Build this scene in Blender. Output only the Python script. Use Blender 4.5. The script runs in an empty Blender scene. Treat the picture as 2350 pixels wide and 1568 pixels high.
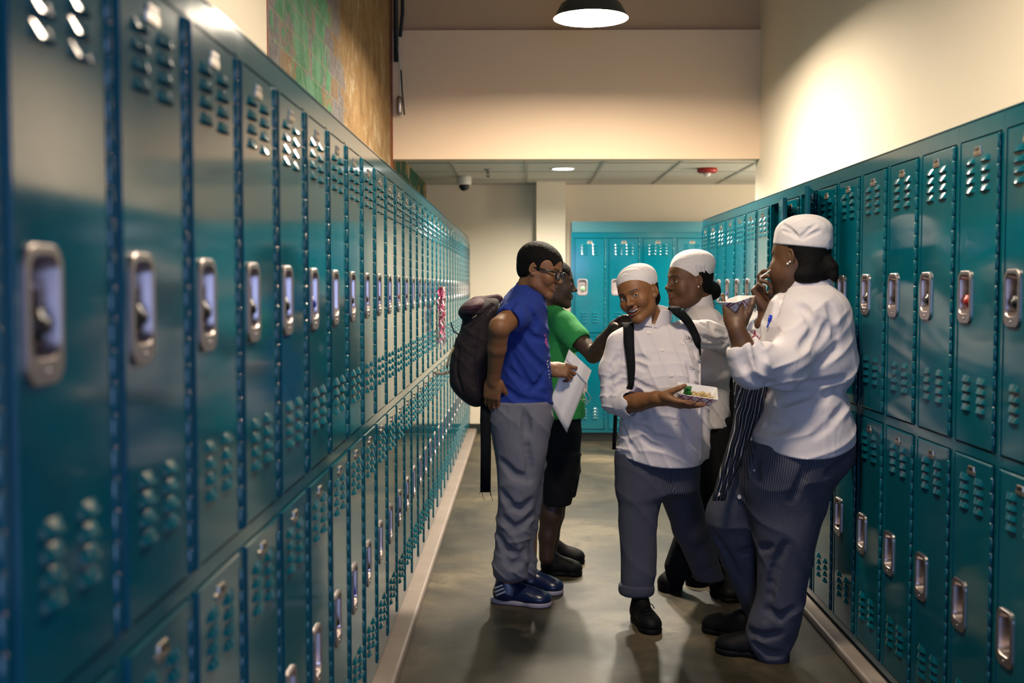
import bpy, bmesh, math, random
import numpy as np
from mathutils import Vector, Matrix
random.seed(7)
PI = math.pi
SC = bpy.context.scene
COL = SC.collection

# ------------------------------------------------------------------ camera
F = 2560.0
_th = math.atan(126.0 / F)
_ps = math.asin(25.0 / F)
CW = Vector((-math.sin(_ps) * math.cos(_th), math.cos(_ps) * math.cos(_th), -math.sin(_th)))
CR = Vector((math.cos(_ps), math.sin(_ps), 0.0))
CU = CR.cross(CW)
CP = Vector((0, 0, 1.40))
cam_d = bpy.data.cameras.new('camera')
cam = bpy.data.objects.new('camera', cam_d)
COL.objects.link(cam)
m = Matrix((CR, CU, -CW)).transposed().to_4x4()
m.translation = CP
cam.matrix_world = m
cam_d.sensor_width = 36.0
cam_d.lens = 36.0 * F / 2350.0
cam_d.clip_start = 0.02
cam_d.dof.use_dof = True
cam_d.dof.focus_distance = 4.75
cam_d.dof.aperture_fstop = 2.8
SC.camera = cam

def at(px, py, Y):
    d = CR * ((px - 1175.0) / F) + CU * ((784.0 - py) / F) + CW
    return CP + d * (Y / d.y)

# ------------------------------------------------------------------ materials
def srgb(r, g, b):
    f = lambda c: (c / 255.0) / 12.92 if c / 255.0 <= 0.04045 else ((c / 255.0 + 0.055) / 1.055) ** 2.4
    return (f(r), f(g), f(b), 1.0)

class NT:
    def __init__(s, name):
        s.m = bpy.data.materials.new(name); s.m.use_nodes = True
        s.t = s.m.node_tree; s.t.nodes.clear()
        s.out = s.t.nodes.new('ShaderNodeOutputMaterial')
        s.b = s.t.nodes.new('ShaderNodeBsdfPrincipled')
        s.t.links.new(s.b.outputs[0], s.out.inputs[0])
    def n(s, typ, **kw):
        nd = s.t.nodes.new('ShaderNode' + typ)
        ins = kw.pop('i', {})
        for k, v in kw.items(): setattr(nd, k, v)
        for k, v in ins.items(): s.put(nd.inputs[k], v)
        return nd
    def put(s, sock, v):
        if isinstance(v, bpy.types.NodeSocket): s.t.links.new(v, sock)
        else: sock.default_value = v
    def P(s, **kw):
        for k, v in kw.items(): s.put(s.b.inputs[k.replace('_', ' ')], v)
    def math(s, op, a, b=0.0, c=0.0, clamp=False):
        nd = s.n('Math', operation=op, use_clamp=clamp)
        s.put(nd.inputs[0], a); s.put(nd.inputs[1], b); s.put(nd.inputs[2], c)
        return nd.outputs[0]
    def mix(s, f, a, b):
        nd = s.n('Mix', data_type='RGBA')
        s.put(nd.inputs[0], f); s.put(nd.inputs[6], a); s.put(nd.inputs[7], b)
        return nd.outputs[2]
    def ramp(s, f, stops):
        nd = s.n('ValToRGB'); el = nd.color_ramp.elements
        while len(el) > 1: el.remove(el[-1])
        el[0].position = stops[0][0]; el[0].color = stops[0][1]
        for p, c in stops[1:]:
            e = el.new(p); e.color = c
        s.put(nd.inputs[0], f)
        return nd.outputs[0]
    def step(s, f, a, b):
        nd = s.n('MapRange', interpolation_type='SMOOTHSTEP')
        s.put(nd.inputs[0], f); s.put(nd.inputs[1], a); s.put(nd.inputs[2], b)
        return nd.outputs[0]
    def coord(s, which='Object'):
        return s.n('TexCoord').outputs[which]
    def noise(s, vec, scale, detail=4.0, rough=0.55, dist=0.0):
        nd = s.n('TexNoise'); s.put(nd.inputs['Vector'], vec)
        nd.inputs['Scale'].default_value = scale; nd.inputs['Detail'].default_value = detail
        nd.inputs['Roughness'].default_value = rough; nd.inputs['Distortion'].default_value = dist
        return nd.outputs[0]
    def mapping(s, vec, sc=(1, 1, 1), loc=(0, 0, 0), rot=(0, 0, 0)):
        nd = s.n('Mapping'); s.put(nd.inputs[0], vec)
        nd.inputs[1].default_value = loc; nd.inputs[2].default_value = rot; nd.inputs[3].default_value = sc
        return nd.outputs[0]
    def sep(s, vec):
        nd = s.n('SeparateXYZ'); s.put(nd.inputs[0], vec); return nd.outputs
    def bump(s, h, strength=0.3, dist=0.01):
        nd = s.n('Bump'); nd.inputs['Strength'].default_value = strength; nd.inputs['Distance'].default_value = dist
        s.put(nd.inputs['Height'], h)
        s.t.links.new(nd.outputs[0], s.b.inputs['Normal'])

def simple(name, col, rough=0.5, metal=0.0, nscale=0.0, nstr=0.2, ndist=0.002, **kw):
    t = NT(name)
    t.P(Base_Color=col, Roughness=rough, Metallic=metal)
    v = t.coord()
    # gentle surface variation so nothing is perfectly flat
    nz = t.noise(v, nscale if nscale else 30.0, 4.0)
    c = t.mix(t.math('MULTIPLY', nz, 0.25), col, (col[0] * 0.6, col[1] * 0.6, col[2] * 0.6, 1))
    t.P(Base_Color=c)
    if nscale: t.bump(nz, nstr, ndist)
    for k, v in kw.items(): t.put(t.b.inputs[k], v)
    return t.m

M = {}
def mk_materials():
    # locker enamel
    t = NT('teal_enamel'); v = t.coord()
    big = t.noise(v, 3.0, 3.0)
    col = t.mix(t.step(big, 0.35, 0.7), (0.0005, 0.086, 0.122, 1), (0.0005, 0.070, 0.104, 1))
    t.P(Base_Color=col, Roughness=t.math('MULTIPLY_ADD', t.noise(v, 14.0, 5.0), 0.06, 0.07))
    t.b.inputs['Specular IOR Level'].default_value = 0.5
    t.b.inputs['Coat Weight'].default_value = 0.0; t.b.inputs['Coat Roughness'].default_value = 0.06
    t.bump(t.noise(v, 160.0, 2.0), 0.02, 0.001)
    M['teal'] = t.m
    M['teal_shade_tone'] = simple('teal_shade_tone', (0.003, 0.10, 0.13, 1), 0.4)  # end-row filler panel only: shade of that band put into the colour
    M['dark'] = simple('black_rubber', (0.006, 0.008, 0.010, 1), 0.55)
    t = NT('brushed_steel'); v = t.coord()
    nz = t.noise(t.mapping(v, (400, 400, 12)), 1.0, 3.0)
    t.P(Base_Color=(0.46, 0.40, 0.40, 1), Metallic=1.0, Roughness=t.math('MULTIPLY_ADD', nz, 0.15, 0.30)); M['steel'] = t.m
    t = NT('plate_brass'); v = t.coord()
    t.P(Base_Color=t.mix(t.noise(v, 60.0), (0.30, 0.24, 0.18, 1), (0.55, 0.48, 0.40, 1)), Metallic=0.9, Roughness=0.35); M['plate'] = t.m
    M['dial_black'] = simple('dial_black', (0.01, 0.01, 0.012, 1), 0.35)
    M['dial_blue'] = simple('dial_blue', (0.01, 0.03, 0.30, 1), 0.35)
    M['dial_red'] = simple('dial_red', (0.30, 0.02, 0.015, 1), 0.35)
    M['dial_green'] = simple('dial_green', (0.25, 0.60, 0.28, 1), 0.35)
    # plaster walls
    def plaster(name, c1, c2):
        t = NT(name); v = t.coord()
        nz = t.noise(v, 1.6, 5.0, 0.6)
        t.P(Base_Color=t.mix(nz, c1, c2), Roughness=0.75)
        t.bump(t.noise(v, 220.0, 3.0), 0.10, 0.002)
        return t.m
    M['cream'] = plaster('cream_plaster', (0.80, 0.71, 0.57, 1), (0.74, 0.65, 0.52, 1))
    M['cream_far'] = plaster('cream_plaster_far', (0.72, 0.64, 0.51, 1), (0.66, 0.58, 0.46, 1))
    M['beam'] = plaster('beam_plaster', (0.80, 0.61, 0.44, 1), (0.75, 0.57, 0.41, 1))
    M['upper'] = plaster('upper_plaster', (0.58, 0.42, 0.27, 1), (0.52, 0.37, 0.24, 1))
    # ceiling tiles
    t = NT('ceiling_tile'); v = t.coord(); s = t.sep(v)
    t.P(Base_Color=t.mix(t.noise(v, 90.0, 2.0), (0.68, 0.64, 0.56, 1), (0.60, 0.56, 0.49, 1)), Roughness=0.85)
    t.bump(t.noise(v, 350.0, 2.0), 0.25, 0.002); M['tile'] = t.m
    M['grid'] = simple('ceiling_grid', (0.40, 0.38, 0.33, 1), 0.5)
    # concrete floor
    t = NT('worn_concrete'); v = t.coord()
    a = t.noise(v, 1.3, 8.0, 0.62, 0.6); b = t.noise(v, 5.5, 8.0, 0.65, 0.4); c = t.noise(t.mapping(v, (3.0, 1.0, 1.0)), 9.0, 6.0, 0.7)
    base = t.ramp(a, [(0.30, (0.008, 0.008, 0.006, 1)), (0.44, (0.026, 0.023, 0.014, 1)), (0.54, (0.055, 0.045, 0.027, 1)), (0.70, (0.15, 0.118, 0.074, 1))])
    base = t.mix(t.step(b, 0.50, 0.68), base, (0.040, 0.034, 0.024, 1))
    base = t.mix(t.math('MULTIPLY', t.step(c, 0.62, 0.74), 0.5), base, (0.24, 0.20, 0.155, 1))
    sp = t.noise(t.mapping(v, (1.0, 2.2, 1.0)), 24.0, 3.0, 0.5, 1.0)
    base = t.mix(t.math('MULTIPLY', t.step(sp, 0.70, 0.74), 0.8), base, (0.016, 0.014, 0.011, 1))
    t.P(Base_Color=base, Roughness=t.math('MULTIPLY_ADD', b, 0.30, 0.30))
    t.b.inputs['Specular IOR Level'].default_value = 0.35
    t.bump(b, 0.05, 0.004); M['floor'] = t.m
    t = NT('curb_concrete'); v = t.coord()
    t.P(Base_Color=t.mix(t.noise(v, 6.0, 6.0, 0.65), (0.15, 0.12, 0.10, 1), (0.28, 0.23, 0.20, 1)), Roughness=0.6)
    t.bump(t.noise(v, 40.0, 4.0), 0.2, 0.004); M['curb'] = t.m
    # exposed painted brick
    t = NT('flaking_painted_brick'); v = t.coord(); s = t.sep(v)
    cm = t.n('CombineXYZ'); t.put(cm.inputs[0], s[1]); t.put(cm.inputs[1], s[2])
    bv = cm.outputs[0]
    br = t.n('TexBrick', i={'Vector': bv, 'Color1': (0, 0, 0, 1), 'Color2': (1, 1, 1, 1), 'Mortar': (0.5, 0.5, 0.5, 1), 'Scale': 1.0,
                            'Mortar Size': 0.008, 'Brick Width': 0.36, 'Row Height': 0.105, 'Bias': 0.0})
    nb = t.noise(v, 3.2, 9.0, 0.68, 0.4); ns = t.noise(t.mapping(v, (1, 1.0, 0.85)), 5.0, 10.0, 0.74, 0.5)
    fine = t.noise(v, 30.0, 6.0, 0.7)
    tan = t.ramp(ns, [(0.28, (0.16, 0.085, 0.028, 1)), (0.44, (0.34, 0.19, 0.065, 1)), (0.56, (0.42, 0.27, 0.12, 1)), (0.64, (0.62, 0.50, 0.34, 1)), (0.8, (0.66, 0.58, 0.45, 1))])
    gry = t.mix(t.step(fine, 0.35, 0.65), (0.17, 0.155, 0.165, 1), (0.32, 0.29, 0.28, 1))
    grn = t.mix(t.step(ns, 0.35, 0.62), (0.030, 0.25, 0.085, 1), (0.17, 0.45, 0.25, 1))
    bcol = t.sep(br.outputs['Color'])[0]
    yy = t.math('ADD', s[1], t.math('MULTIPLY', t.math('SUBTRACT', nb, 0.5), 1.3))
    yy = t.math('ADD', yy, t.math('MULTIPLY', t.math('SUBTRACT', bcol, 0.5), 0.5))
    mg = t.math('MULTIPLY', t.step(yy, 4.20, 4.24), t.math('SUBTRACT', 1.0, t.step(yy, 5.30, 5.36)))
    mg = t.math('MULTIPLY', mg, t.step(t.math('ADD', s[2], t.math('MULTIPLY', nb, 0.5)), 2.36, 2.40))
    flake = t.step(t.noise(t.mapping(v, (1, 1, .9)), 4.0, 10.0, .75, .5), 0.54, 0.56)
    mg = t.math('MULTIPLY', mg, t.math('SUBTRACT', 1.0, t.math('MULTIPLY', flake, 0.9)))
    far = t.math('MULTIPLY', t.step(s[1], 7.9, 7.95), t.step(nb, 0.46, 0.5))
    mgr = t.math('MULTIPLY', t.math('SUBTRACT', 1.0, t.step(yy, 5.65, 5.8)), t.step(bcol, 0.2, 0.6))
    mgr = t.math('MAXIMUM', mgr, t.math('SUBTRACT', 1.0, t.step(s[1], 4.22, 4.30)))
    base = t.mix(mgr, tan, gry)
    base = t.mix(mg, base, grn)
    base = t.mix(far, base, (0.015, 0.10, 0.05, 1))
    mort = t.math('MULTIPLY', t.math('MULTIPLY', br.outputs['Fac'], .45), t.math('SUBTRACT', 1.0, t.step(s[1], 5.2, 6.2)))
    base = t.mix(t.math('MULTIPLY', mort, 0.7), base, (0.42, 0.34, 0.22, 1))
    base = t.mix(t.math('MULTIPLY', t.step(fine, 0.66, 0.72), 0.8), base, (0.09, 0.06, 0.04, 1))
    t.P(Base_Color=base, Roughness=0.75)
    h = t.math('SUBTRACT', t.math('ADD', ns, t.math('MULTIPLY', fine, 0.4)), t.math('MULTIPLY', br.outputs['Fac'], 0.5))
    t.bump(h, 1.0, 0.05); M['brick'] = t.m
    M['brick_edge'] = simple('broken_brick_edge', (0.25, 0.07, 0.03, 1), 0.8, nscale=60)
    M['black'] = simple('black_paint', (0.012, 0.016, 0.016, 1), 0.4)
    M['shade_out'] = simple('shade_enamel', (0.05, 0.065, 0.065, 1), 0.35)
    M['shade_in'] = simple('shade_white', (0.9, 0.88, 0.84, 1), 0.5)
    M['white_plastic'] = simple('white_plastic', (0.72, 0.70, 0.66, 1), 0.4)
    M['red_plastic'] = simple('red_plastic', (0.35, 0.02, 0.015, 1), 0.4)
    M['dome'] = simple('smoked_dome', (0.008, 0.012, 0.025, 1), 0.08)
    t = NT('lit_lens'); t.P(Base_Color=(1, 1, 1, 1)); t.b.inputs['Emission Color'].default_value = (1, 0.96, 0.88, 1)
    t.b.inputs['Emission Strength'].default_value = 12.0; M['lens'] = t.m
    t = NT('lit_bulb'); t.P(Base_Color=(1, 1, 1, 1)); t.b.inputs['Emission Color'].default_value = (1, 0.93, 0.82, 1)
    t.b.inputs['Emission Color'].default_value = (1, 0.85, 0.66, 1); t.b.inputs['Emission Strength'].default_value = 480.0; M['bulb'] = t.m
mk_materials()

# ------------------------------------------------------------------ object helpers
def link(o, parent=None):
    COL.objects.link(o)
    if parent: o.parent = parent
    return o
def obj(name, bm, mat, parent=None, smooth=False, loc=None):
    me = bpy.data.meshes.new(name)
    bm.normal_update(); bm.to_mesh(me); bm.free()
    if smooth:
        for p in me.polygons: p.use_smooth = True
    for mm in (mat if isinstance(mat, (list, tuple)) else [mat]): me.materials.append(mm)
    o = bpy.data.objects.new(name, me)
    if loc is not None: o.location = loc
    return link(o, parent)
def empty(name, loc=(0, 0, 0), rz=0.0):
    o = bpy.data.objects.new(name, None); o.location = loc; o.rotation_euler = (0, 0, rz)
    o.empty_display_size = 0.1
    return link(o)
def tag(o, label, cat, group=None, kind=None):
    o['label'] = label; o['category'] = cat
    if group: o['group'] = group
    if kind: o['kind'] = kind
    return o
def struct(o):
    o['kind'] = 'structure'; return o
def box(bm, x0, x1, y0, y1, z0, z1, mi=0):
    vs = [bm.verts.new(p) for p in ((x0,y0,z0),(x1,y0,z0),(x1,y1,z0),(x0,y1,z0),(x0,y0,z1),(x1,y0,z1),(x1,y1,z1),(x0,y1,z1))]
    for f in ((3,2,1,0),(4,5,6,7),(0,1,5,4),(1,2,6,5),(2,3,7,6),(3,0,4,7)):
        fc = bm.faces.new([vs[i] for i in f]); fc.material_index = mi
    return vs
def tube(bm, pts, r, n=10, cap=True, mi=0):
    pts = [Vector(p) for p in pts]; rings = []
    rs = r if isinstance(r, (list, tuple)) else [r] * len(pts)
    up = None
    for i, p in enumerate(pts):
        t = (pts[min(i + 1, len(pts) - 1)] - pts[max(i - 1, 0)]).normalized()
        if up is None:
            a = Vector((0, 0, 1)) if abs(t.z) < 0.9 else Vector((1, 0, 0))
            up = (a - t * a.dot(t)).normalized()
        else: up = (up - t * up.dot(t)).normalized()
        s = t.cross(up)
        rings.append([bm.verts.new(p + (up * math.cos(2*PI*k/n) + s * math.sin(2*PI*k/n)) * rs[i]) for k in range(n)])
    for a, b in zip(rings, rings[1:]):
        for k in range(n):
            f = bm.faces.new((a[k], a[(k+1) % n], b[(k+1) % n], b[k])); f.smooth = True; f.material_index = mi
    if cap:
        bm.faces.new(rings[0][::-1]).material_index = mi; bm.faces.new(rings[-1]).material_index = mi
def lathe(bm, prof, n=32, c=(0, 0, 0), axis='z', mi=0, opened=False):
    rings = []
    for r, h in prof:
        ring = []
        for k in range(n):
            a = 2*PI*k/n
            if axis == 'z': p = (c[0] + r*math.cos(a), c[1] + r*math.sin(a), c[2] + h)
            else: p = (c[0] + r*math.cos(a), c[1] + h, c[2] + r*math.sin(a))
            ring.append(bm.verts.new(p))
        rings.append(ring)
    for a, b in zip(rings, rings[1:]):
        for k in range(n):
            f = bm.faces.new((a[k], a[(k+1) % n], b[(k+1) % n], b[k])); f.smooth = True; f.material_index = mi
    if opened: return
    if prof[0][0] > 1e-4: bm.faces.new(rings[0][::-1]).material_index = mi
    if prof[-1][0] > 1e-4: bm.faces.new(rings[-1]).material_index = mi
def bevel_mod(o, w=0.003, seg=2):
    b = o.modifiers.new('bevel', 'BEVEL'); b.width = w; b.segments = seg; b.limit_method = 'ANGLE'
    return o
def children(o): return [c for c in bpy.data.objects if c.parent == o]
# ------------------------------------------------------------------ setting
XL, XR = -0.507, 1.245          # locker fronts
WL, WR = -0.905, 1.64           # side walls
YH = 7.80                       # bulkhead front
YF = 10.62                      # end wall
LZ, LH, LW = 0.06, 1.80, 0.305
def boxobj(name, mat, *b, bev=0):
    bm = bmesh.new(); box(bm, *b); o = obj(name, bm, mat)
    if bev: bevel_mod(o, bev)
    return struct(o)
boxobj('floor', M['floor'], WL - .2, 4.2, -9.0, YF + .2, -0.12, 0.0)
boxobj('trim_1', M['curb'], WL, -0.440, -2.0, YF, 0.0, 0.045, bev=0.012)
boxobj('trim_2', M['curb'], 1.195, WR, -2.0, 7.86, 0.0, 0.035, bev=0.010)
boxobj('baseboard_right', M['black'], XR + 0.05, WR, -2.0, 7.82, 0.035, LZ + .001)
boxobj('wall_left', M['cream'], WL - .14, WL, -9.0, 3.98, 0, 4.7)
o = boxobj('trim_3', M['brick'], WL - .14, WL - 0.012, 3.98, YF + .1, 0, 4.7)
bm = bmesh.new()
rnd = random.Random(3)
for (yy, sgn) in ((3.98, 1), (YH, -1)):      # rough broken edge of the plaster where the bricks begin
    z = 1.7
    while z < 4.6:
        h = rnd.uniform(.03, .09); w = rnd.uniform(.004, .02)
        box(bm, WL - .05, WL + .002, yy - (0 if sgn > 0 else w), yy + (w if sgn > 0 else 0), z, z + h); z += h
struct(obj('trim_4', bm, M['brick_edge']))
boxobj('wall_right', M['cream'], WR, WR + .14, -9.0, YH + .13, 0, 4.7)
# bulkhead with the deeper-set upper wall above it
boxobj('wall_front', M['beam'], WL - .012, WR, YH, YH + .13, 2.285, 3.17)
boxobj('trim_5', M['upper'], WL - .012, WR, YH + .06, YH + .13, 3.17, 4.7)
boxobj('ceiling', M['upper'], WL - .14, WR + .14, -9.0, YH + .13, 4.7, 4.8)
# lower ceiling zone beyond
CZ = 2.372
boxobj('ceiling', M['tile'], WL - .1, 4.2, YH + .13, YF + .1, CZ, CZ + .05)
bm = bmesh.new()
k = -2
while .03 + .6*k < 4.0:
    x = .03 + .6*k; box(bm, x - .012, x + .012, YH + .13, YF, CZ - .006, CZ); k += 1
for y in (8.22, 8.82, 9.48, 10.14): box(bm, WL, 4.1, y - .012, y + .012, CZ - .0055, CZ)
box(bm, WL, 4.1, YF - .03, YF, CZ - .008, CZ); struct(obj('trim_7', bm, M['grid']))
boxobj('wall_back', M['cream_far'], WL - .1, 4.2, YF, YF + .14, 0, CZ + .02)
boxobj('trim_8', M['cream'], .125, .395, YF - .22, YF, 0, CZ)          # pilaster
boxobj('baseboard_back', M['black'], WL, 0.49, YF - .012, YF, 0, .09)
boxobj('baseboard_front', M['black'], .113, .407, YF - .232, YF - .2, 0, .09)
boxobj('wall_alcove', M['cream_far'], 4.1, 4.24, YH + .13, YF, 0, CZ)
boxobj('wall_alcove_front', M['cream_far'], WR + .14, 4.2, YH, YH + .13, 0, CZ)

# ------------------------------------------------------------------ lockers
def rrect(cx, cz, w, h, r, n=5):
    pts = []
    for (sx, sz, a0) in ((1, 1, 0), (-1, 1, 90), (-1, -1, 180), (1, -1, 270)):
        for i in range(n + 1):
            a = math.radians(a0 + 90.0 * i / n)
            pts.append((cx + sx*(w/2 - r) + r*math.cos(a), cz + sz*(h/2 - r) + r*math.sin(a)))
    return pts
def rings_to_faces(bm, rings, cap=True):
    vr = [[bm.verts.new(p) for p in r] for r in rings]
    for a, b in zip(vr, vr[1:]):
        for k in range(len(a)):
            f = bm.faces.new((a[k], b[k], b[(k+1) % len(a)], a[(k+1) % len(a)])); f.smooth = True
    if cap: bm.faces.new(vr[-1][::-1])
DX0, DX1 = 0.018, 0.281          # door sides (local)
CUPX, CUPW, CUPH = 0.084, 0.092, 0.148
def louver(bm, cx, z, w, y0):
    n = 12; rows = [(0.0, .0145), (0.35, .010), (0.75, .0035), (1.0, 0.0)]
    grid = []
    for f, dz in rows:
        r = []
        for i in range(n + 1):
            u = i / n; s = max(0.0, math.sin(PI*u))**.55
            shrink = 0.86 + 0.14*f
            r.append(bm.verts.new((cx + (u - .5)*w*(shrink if f < 1 else 1), y0 - .0085*s*f**.7, z + dz + (.003*s if f < .01 else 0))))
        grid.append(r)
    for a, b in zip(grid, grid[1:]):
        for i in range(n):
            f = bm.faces.new((a[i], b[i], b[i+1], a[i+1])); f.smooth = True
def door_bm(z0, z1):
    bm = bmesh.new()
    yf, ye, yb = -.016, -.0125, 0.002
    c = .0035; zc = (z0 + z1)/2 - .012
    ho = [(CUPX - CUPW/2 + .006, zc - CUPH/2 + .006), (CUPX + CUPW/2 - .006, zc - CUPH/2 + .006), (CUPX + CUPW/2 - .006, zc + CUPH/2 - .006), (CUPX - CUPW/2 + .006, zc + CUPH/2 - .006)]
    inn = [(DX0 + c, z0 + c), (DX1 - c, z0 + c), (DX1 - c, z1 - c), (DX0 + c, z1 - c)]
    out = [(DX0, z0), (DX1, z0), (DX1, z1), (DX0, z1)]
    R = [[bm.verts.new((p[0], y, p[1])) for p in ring] for ring, y in ((ho, yf), (inn, yf), (out, ye), (out, yb))]
    for a, b in zip(R, R[1:]):
        for k in range(4): bm.faces.new((a[k], b[k], b[(k+1) % 4], a[(k+1) % 4]))
    # raised rim fold along each side
    for (xa, xb) in ((DX0 + .001, DX0 + .012),):
        box(bm, xa, xb, -.0185, -.015, z0 + .001, z1 - .001)
    # inner skin with hole
    hb = [bm.verts.new((p[0], yb, p[1])) for p in ho]
    for k in range(4):
        bm.faces.new((R[3][k], hb[k], hb[(k+1) % 4], R[3][(k+1) % 4]))
    for (zt) in (z1 - .145, z0 + .095):
        for r in range(4):
            for cx in (.100, .200): louver(bm, cx, zt + r*.0265, .066, yf)
    bmesh.ops.recalc_face_normals(bm, faces=bm.faces)
    return bm, zc
def cup_bm(zc):
    bm = bmesh.new(); y = -.016
    o1 = rrect(CUPX, zc, CUPW, CUPH, .024)
    o2 = rrect(CUPX, zc, CUPW - .004, CUPH - .004, .023)
    i1 = rrect(CUPX, zc + .008, CUPW - .020, CUPH - .036, .020)
    i2 = rrect(CUPX, zc + .008, CUPW - .024, CUPH - .040, .018)
    i3 = rrect(CUPX, zc + .006, CUPW - .036, CUPH - .056, .013)
    R = [[(p[0], yy, p[1]) for p in ring] for ring, yy in ((o1, y), (o1, y - .004), (o2, y - .006), (i1, y - .006), (i2, y - .003), (i3, y + .034))]
    rings_to_faces(bm, R)
    for f in bm.faces: f.smooth = False
    lathe(bm, [(.0001, -.0085), (.003, -.0075), (.0035, -.005)], 8, (CUPX, y, zc - CUPH/2 + .014), 'y')
    bmesh.ops.recalc_face_normals(bm, faces=bm.faces)
    return bm
def latch_bm(zc):
    bm = bmesh.new(); y = .008
    box(bm, CUPX + .006, CUPX + .020, y - .004, y + .012, zc + .026, zc + .046)
    box(bm, CUPX + .012, CUPX + .016, y - .020, y, zc + .008, zc + .030)
    return bm
def plate_bm(z1):
    bm = bmesh.new(); x, z, y = .149, z1 - .034, -.016
    prof = [(-.024, -.012), (.024, -.012), (.026, -.002), (.019, .001), (.019, .012), (-.019, .012), (-.019, .001), (-.026, -.002)]
    a = [bm.verts.new((x + p[0], y, z + p[1])) for p in prof]; b = [bm.verts.new((x + p[0]*.95, y - .003, z + p[1]*.95)) for p in prof]
    bm.faces.new(b[::-1]).material_index = 0
    for k in range(8): bm.faces.new((a[k], b[k], b[(k+1) % 8], a[(k+1) % 8]))
    box(bm, x - .013, x + .013, y - .0036, y - .003, z + .000, z + .009, 1)
    box(bm, x - .016, x + .016, y - .0036, y - .003, z - .0085, z - .0065, 1)
    bmesh.ops.recalc_face_normals(bm, faces=bm.faces)
    return bm
def hinge_bm(z0, z1):
    bm = bmesh.new(); z = z0 + .004; L = .040
    while z + L < z1:
        lathe(bm, [(.0052, 0), (.0062, .002), (.0062, L - .004), (.0052, L - .002)], 8, (DX1 + .0055, -.0150, z)); z += L
    box(bm, DX1 + .002, DX1 + .009, -.0165, .001, z0, z1)
    return bm
def frame_bm():
    bm = bmesh.new(); W, D, t = LW, .375, .0015
    zs = [0, LH]
    box(bm, 0, t, 0, D, 0, LH); box(bm, W - t, W, 0, D, 0, LH)                     # sides
    box(bm, 0, W, D - t, D, 0, LH); box(bm, t, W - t, .004, D, .0, .02); box(bm, t, W - t, .004, D, .880, .884)
    box(bm, -.0, W, -.004, D, LH - .004, LH)                                         # top sheet
    box(bm, 0, W - .001, -.011, .010, LH - .050, LH - .004)                          # head rail
    box(bm, 0, DX0 - .003, -.011, .008, 0, LH - .047); box(bm, DX1 + .010, W - .001, -.011, .008, 0, LH - .047)  # stiles
    box(bm, DX0 - .003, DX1 + .010, -.011, .008, 0, .0265); box(bm, DX0 - .003, DX1 + .010, -.011, .008, .868, .896)   # cross rails
    box(bm, 0, W, -.012, .002, LH - .001, LH + .002)
    return bm
_db, UPC = door_bm(.900, LH - .055); MESH = {}
def keep(name, bm, mats):
    me = bpy.data.meshes.new(name); bm.normal_update(); bm.to_mesh(me); bm.free()
    for mm in mats: me.materials.append(mm)
    MESH[name] = me
keep('door_u', _db, [M['teal']]); _db, LOC = door_bm(.030, .864); keep('door_l', _db, [M['teal']])
for s_, zc_, za, zb in (('u', UPC, .900, LH - .055), ('l', LOC, .030, .864)):
    keep('cup_' + s_, cup_bm(zc_), [M['steel']]); keep('latch_' + s_, latch_bm(zc_), [M['steel']])
    keep('plate_' + s_, plate_bm(zb), [M['plate'], M['dial_black']]); keep('hinge_' + s_, hinge_bm(za, zb), [M['teal']])
keep('frame', frame_bm(), [M['teal']])
def inst(name, me, parent):
    o = bpy.data.objects.new(name, me); return link(o, parent)
def locker(loc, rz, label, group, open_deg=0):
    r = empty('locker', loc, rz)
    tag(r, label, 'locker', group)
    inst('cabinet_frame', MESH['frame'], r)
    for s_ in 'ul':
        d = inst('door', MESH['door_' + s_], r)
        for nm, key in (('handle_cup', 'cup_'), ('latch', 'latch_'), ('number_plate', 'plate_'), ('hinge', 'hinge_')):
            inst(nm, MESH[key + s_], d)
        if open_deg and s_ == 'u':
            a = math.radians(open_deg)      # swing about the hinge line
            hx = DX1 + .005
            mt = Matrix.Translation((hx, -.016, 0)) @ Matrix.Rotation(a, 4, 'Z') @ Matrix.Translation((-hx, .016, 0))
            d.matrix_basis = mt
    return r
def padlock_meshes():
    bm = bmesh.new()
    lathe(bm, [(.0001, .0), (.017, .0), (.019, .003), (.019, .010), (.017, .013), (.0001, .013)], 20, (0, 0, 0), 'y')
    keep('lock_body', bm, [M['steel']])
    bm = bmesh.new(); tube(bm, [(-.012, .009, .012), (-.012, .009, .032), (-.008, .009, .040), (0, .009, .043), (.008, .009, .040), (.012, .009, .032), (.012, .009, .012)], .0032, 8)
    keep('shackle', bm, [M['steel']])
    for c in ('black', 'blue', 'red', 'green'):
        bm = bmesh.new()
        lathe(bm, [(.0001, -.009), (.008, -.009), (.0095, -.004), (.0185, -.003), (.0200, .006)], 20, (0, 0, 0), 'y')
        keep('dial_' + c, bm, [M['dial_' + c]])
padlock_meshes()
def padlock(host, zc, color, label):
    mw = Matrix.Translation(host.location) @ Matrix.Rotation(host.rotation_euler.z, 4, 'Z') @ Matrix.Translation((CUPX + .004, -.0125, zc - .012))
    r = empty('padlock'); r.matrix_world = mw
    r.location = mw.to_translation(); r.rotation_euler = (0, 0, host.rotation_euler.z)
    tag(r, label, 'padlock', 'padlocks hanging in the locker handles')
    inst('body', MESH['lock_body'], r); inst('shackle', MESH['shackle'], r); inst('dial', MESH['dial_' + color], r)
ORD = ['first','second','third','fourth','fifth','sixth','seventh','eighth','ninth','tenth','eleventh','twelfth','thirteenth','fourteenth','fifteenth','sixteenth','seventeenth','eighteenth','nineteenth','twentieth','twenty-first','twenty-second','twenty-third','twenty-fourth','twenty-fifth','twenty-sixth','twenty-seventh','twenty-eighth','twenty-ninth','thirtieth','thirty-first','thirty-second','thirty-third','thirty-fourth']
left_up = {1:'black',2:'black',3:'black',4:'black',5:'black',6:'blue',8:'black',9:'black',10:'black',11:'blue',12:'red',13:'black',15:'black',16:'black',18:'black',20:'black'}
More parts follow.
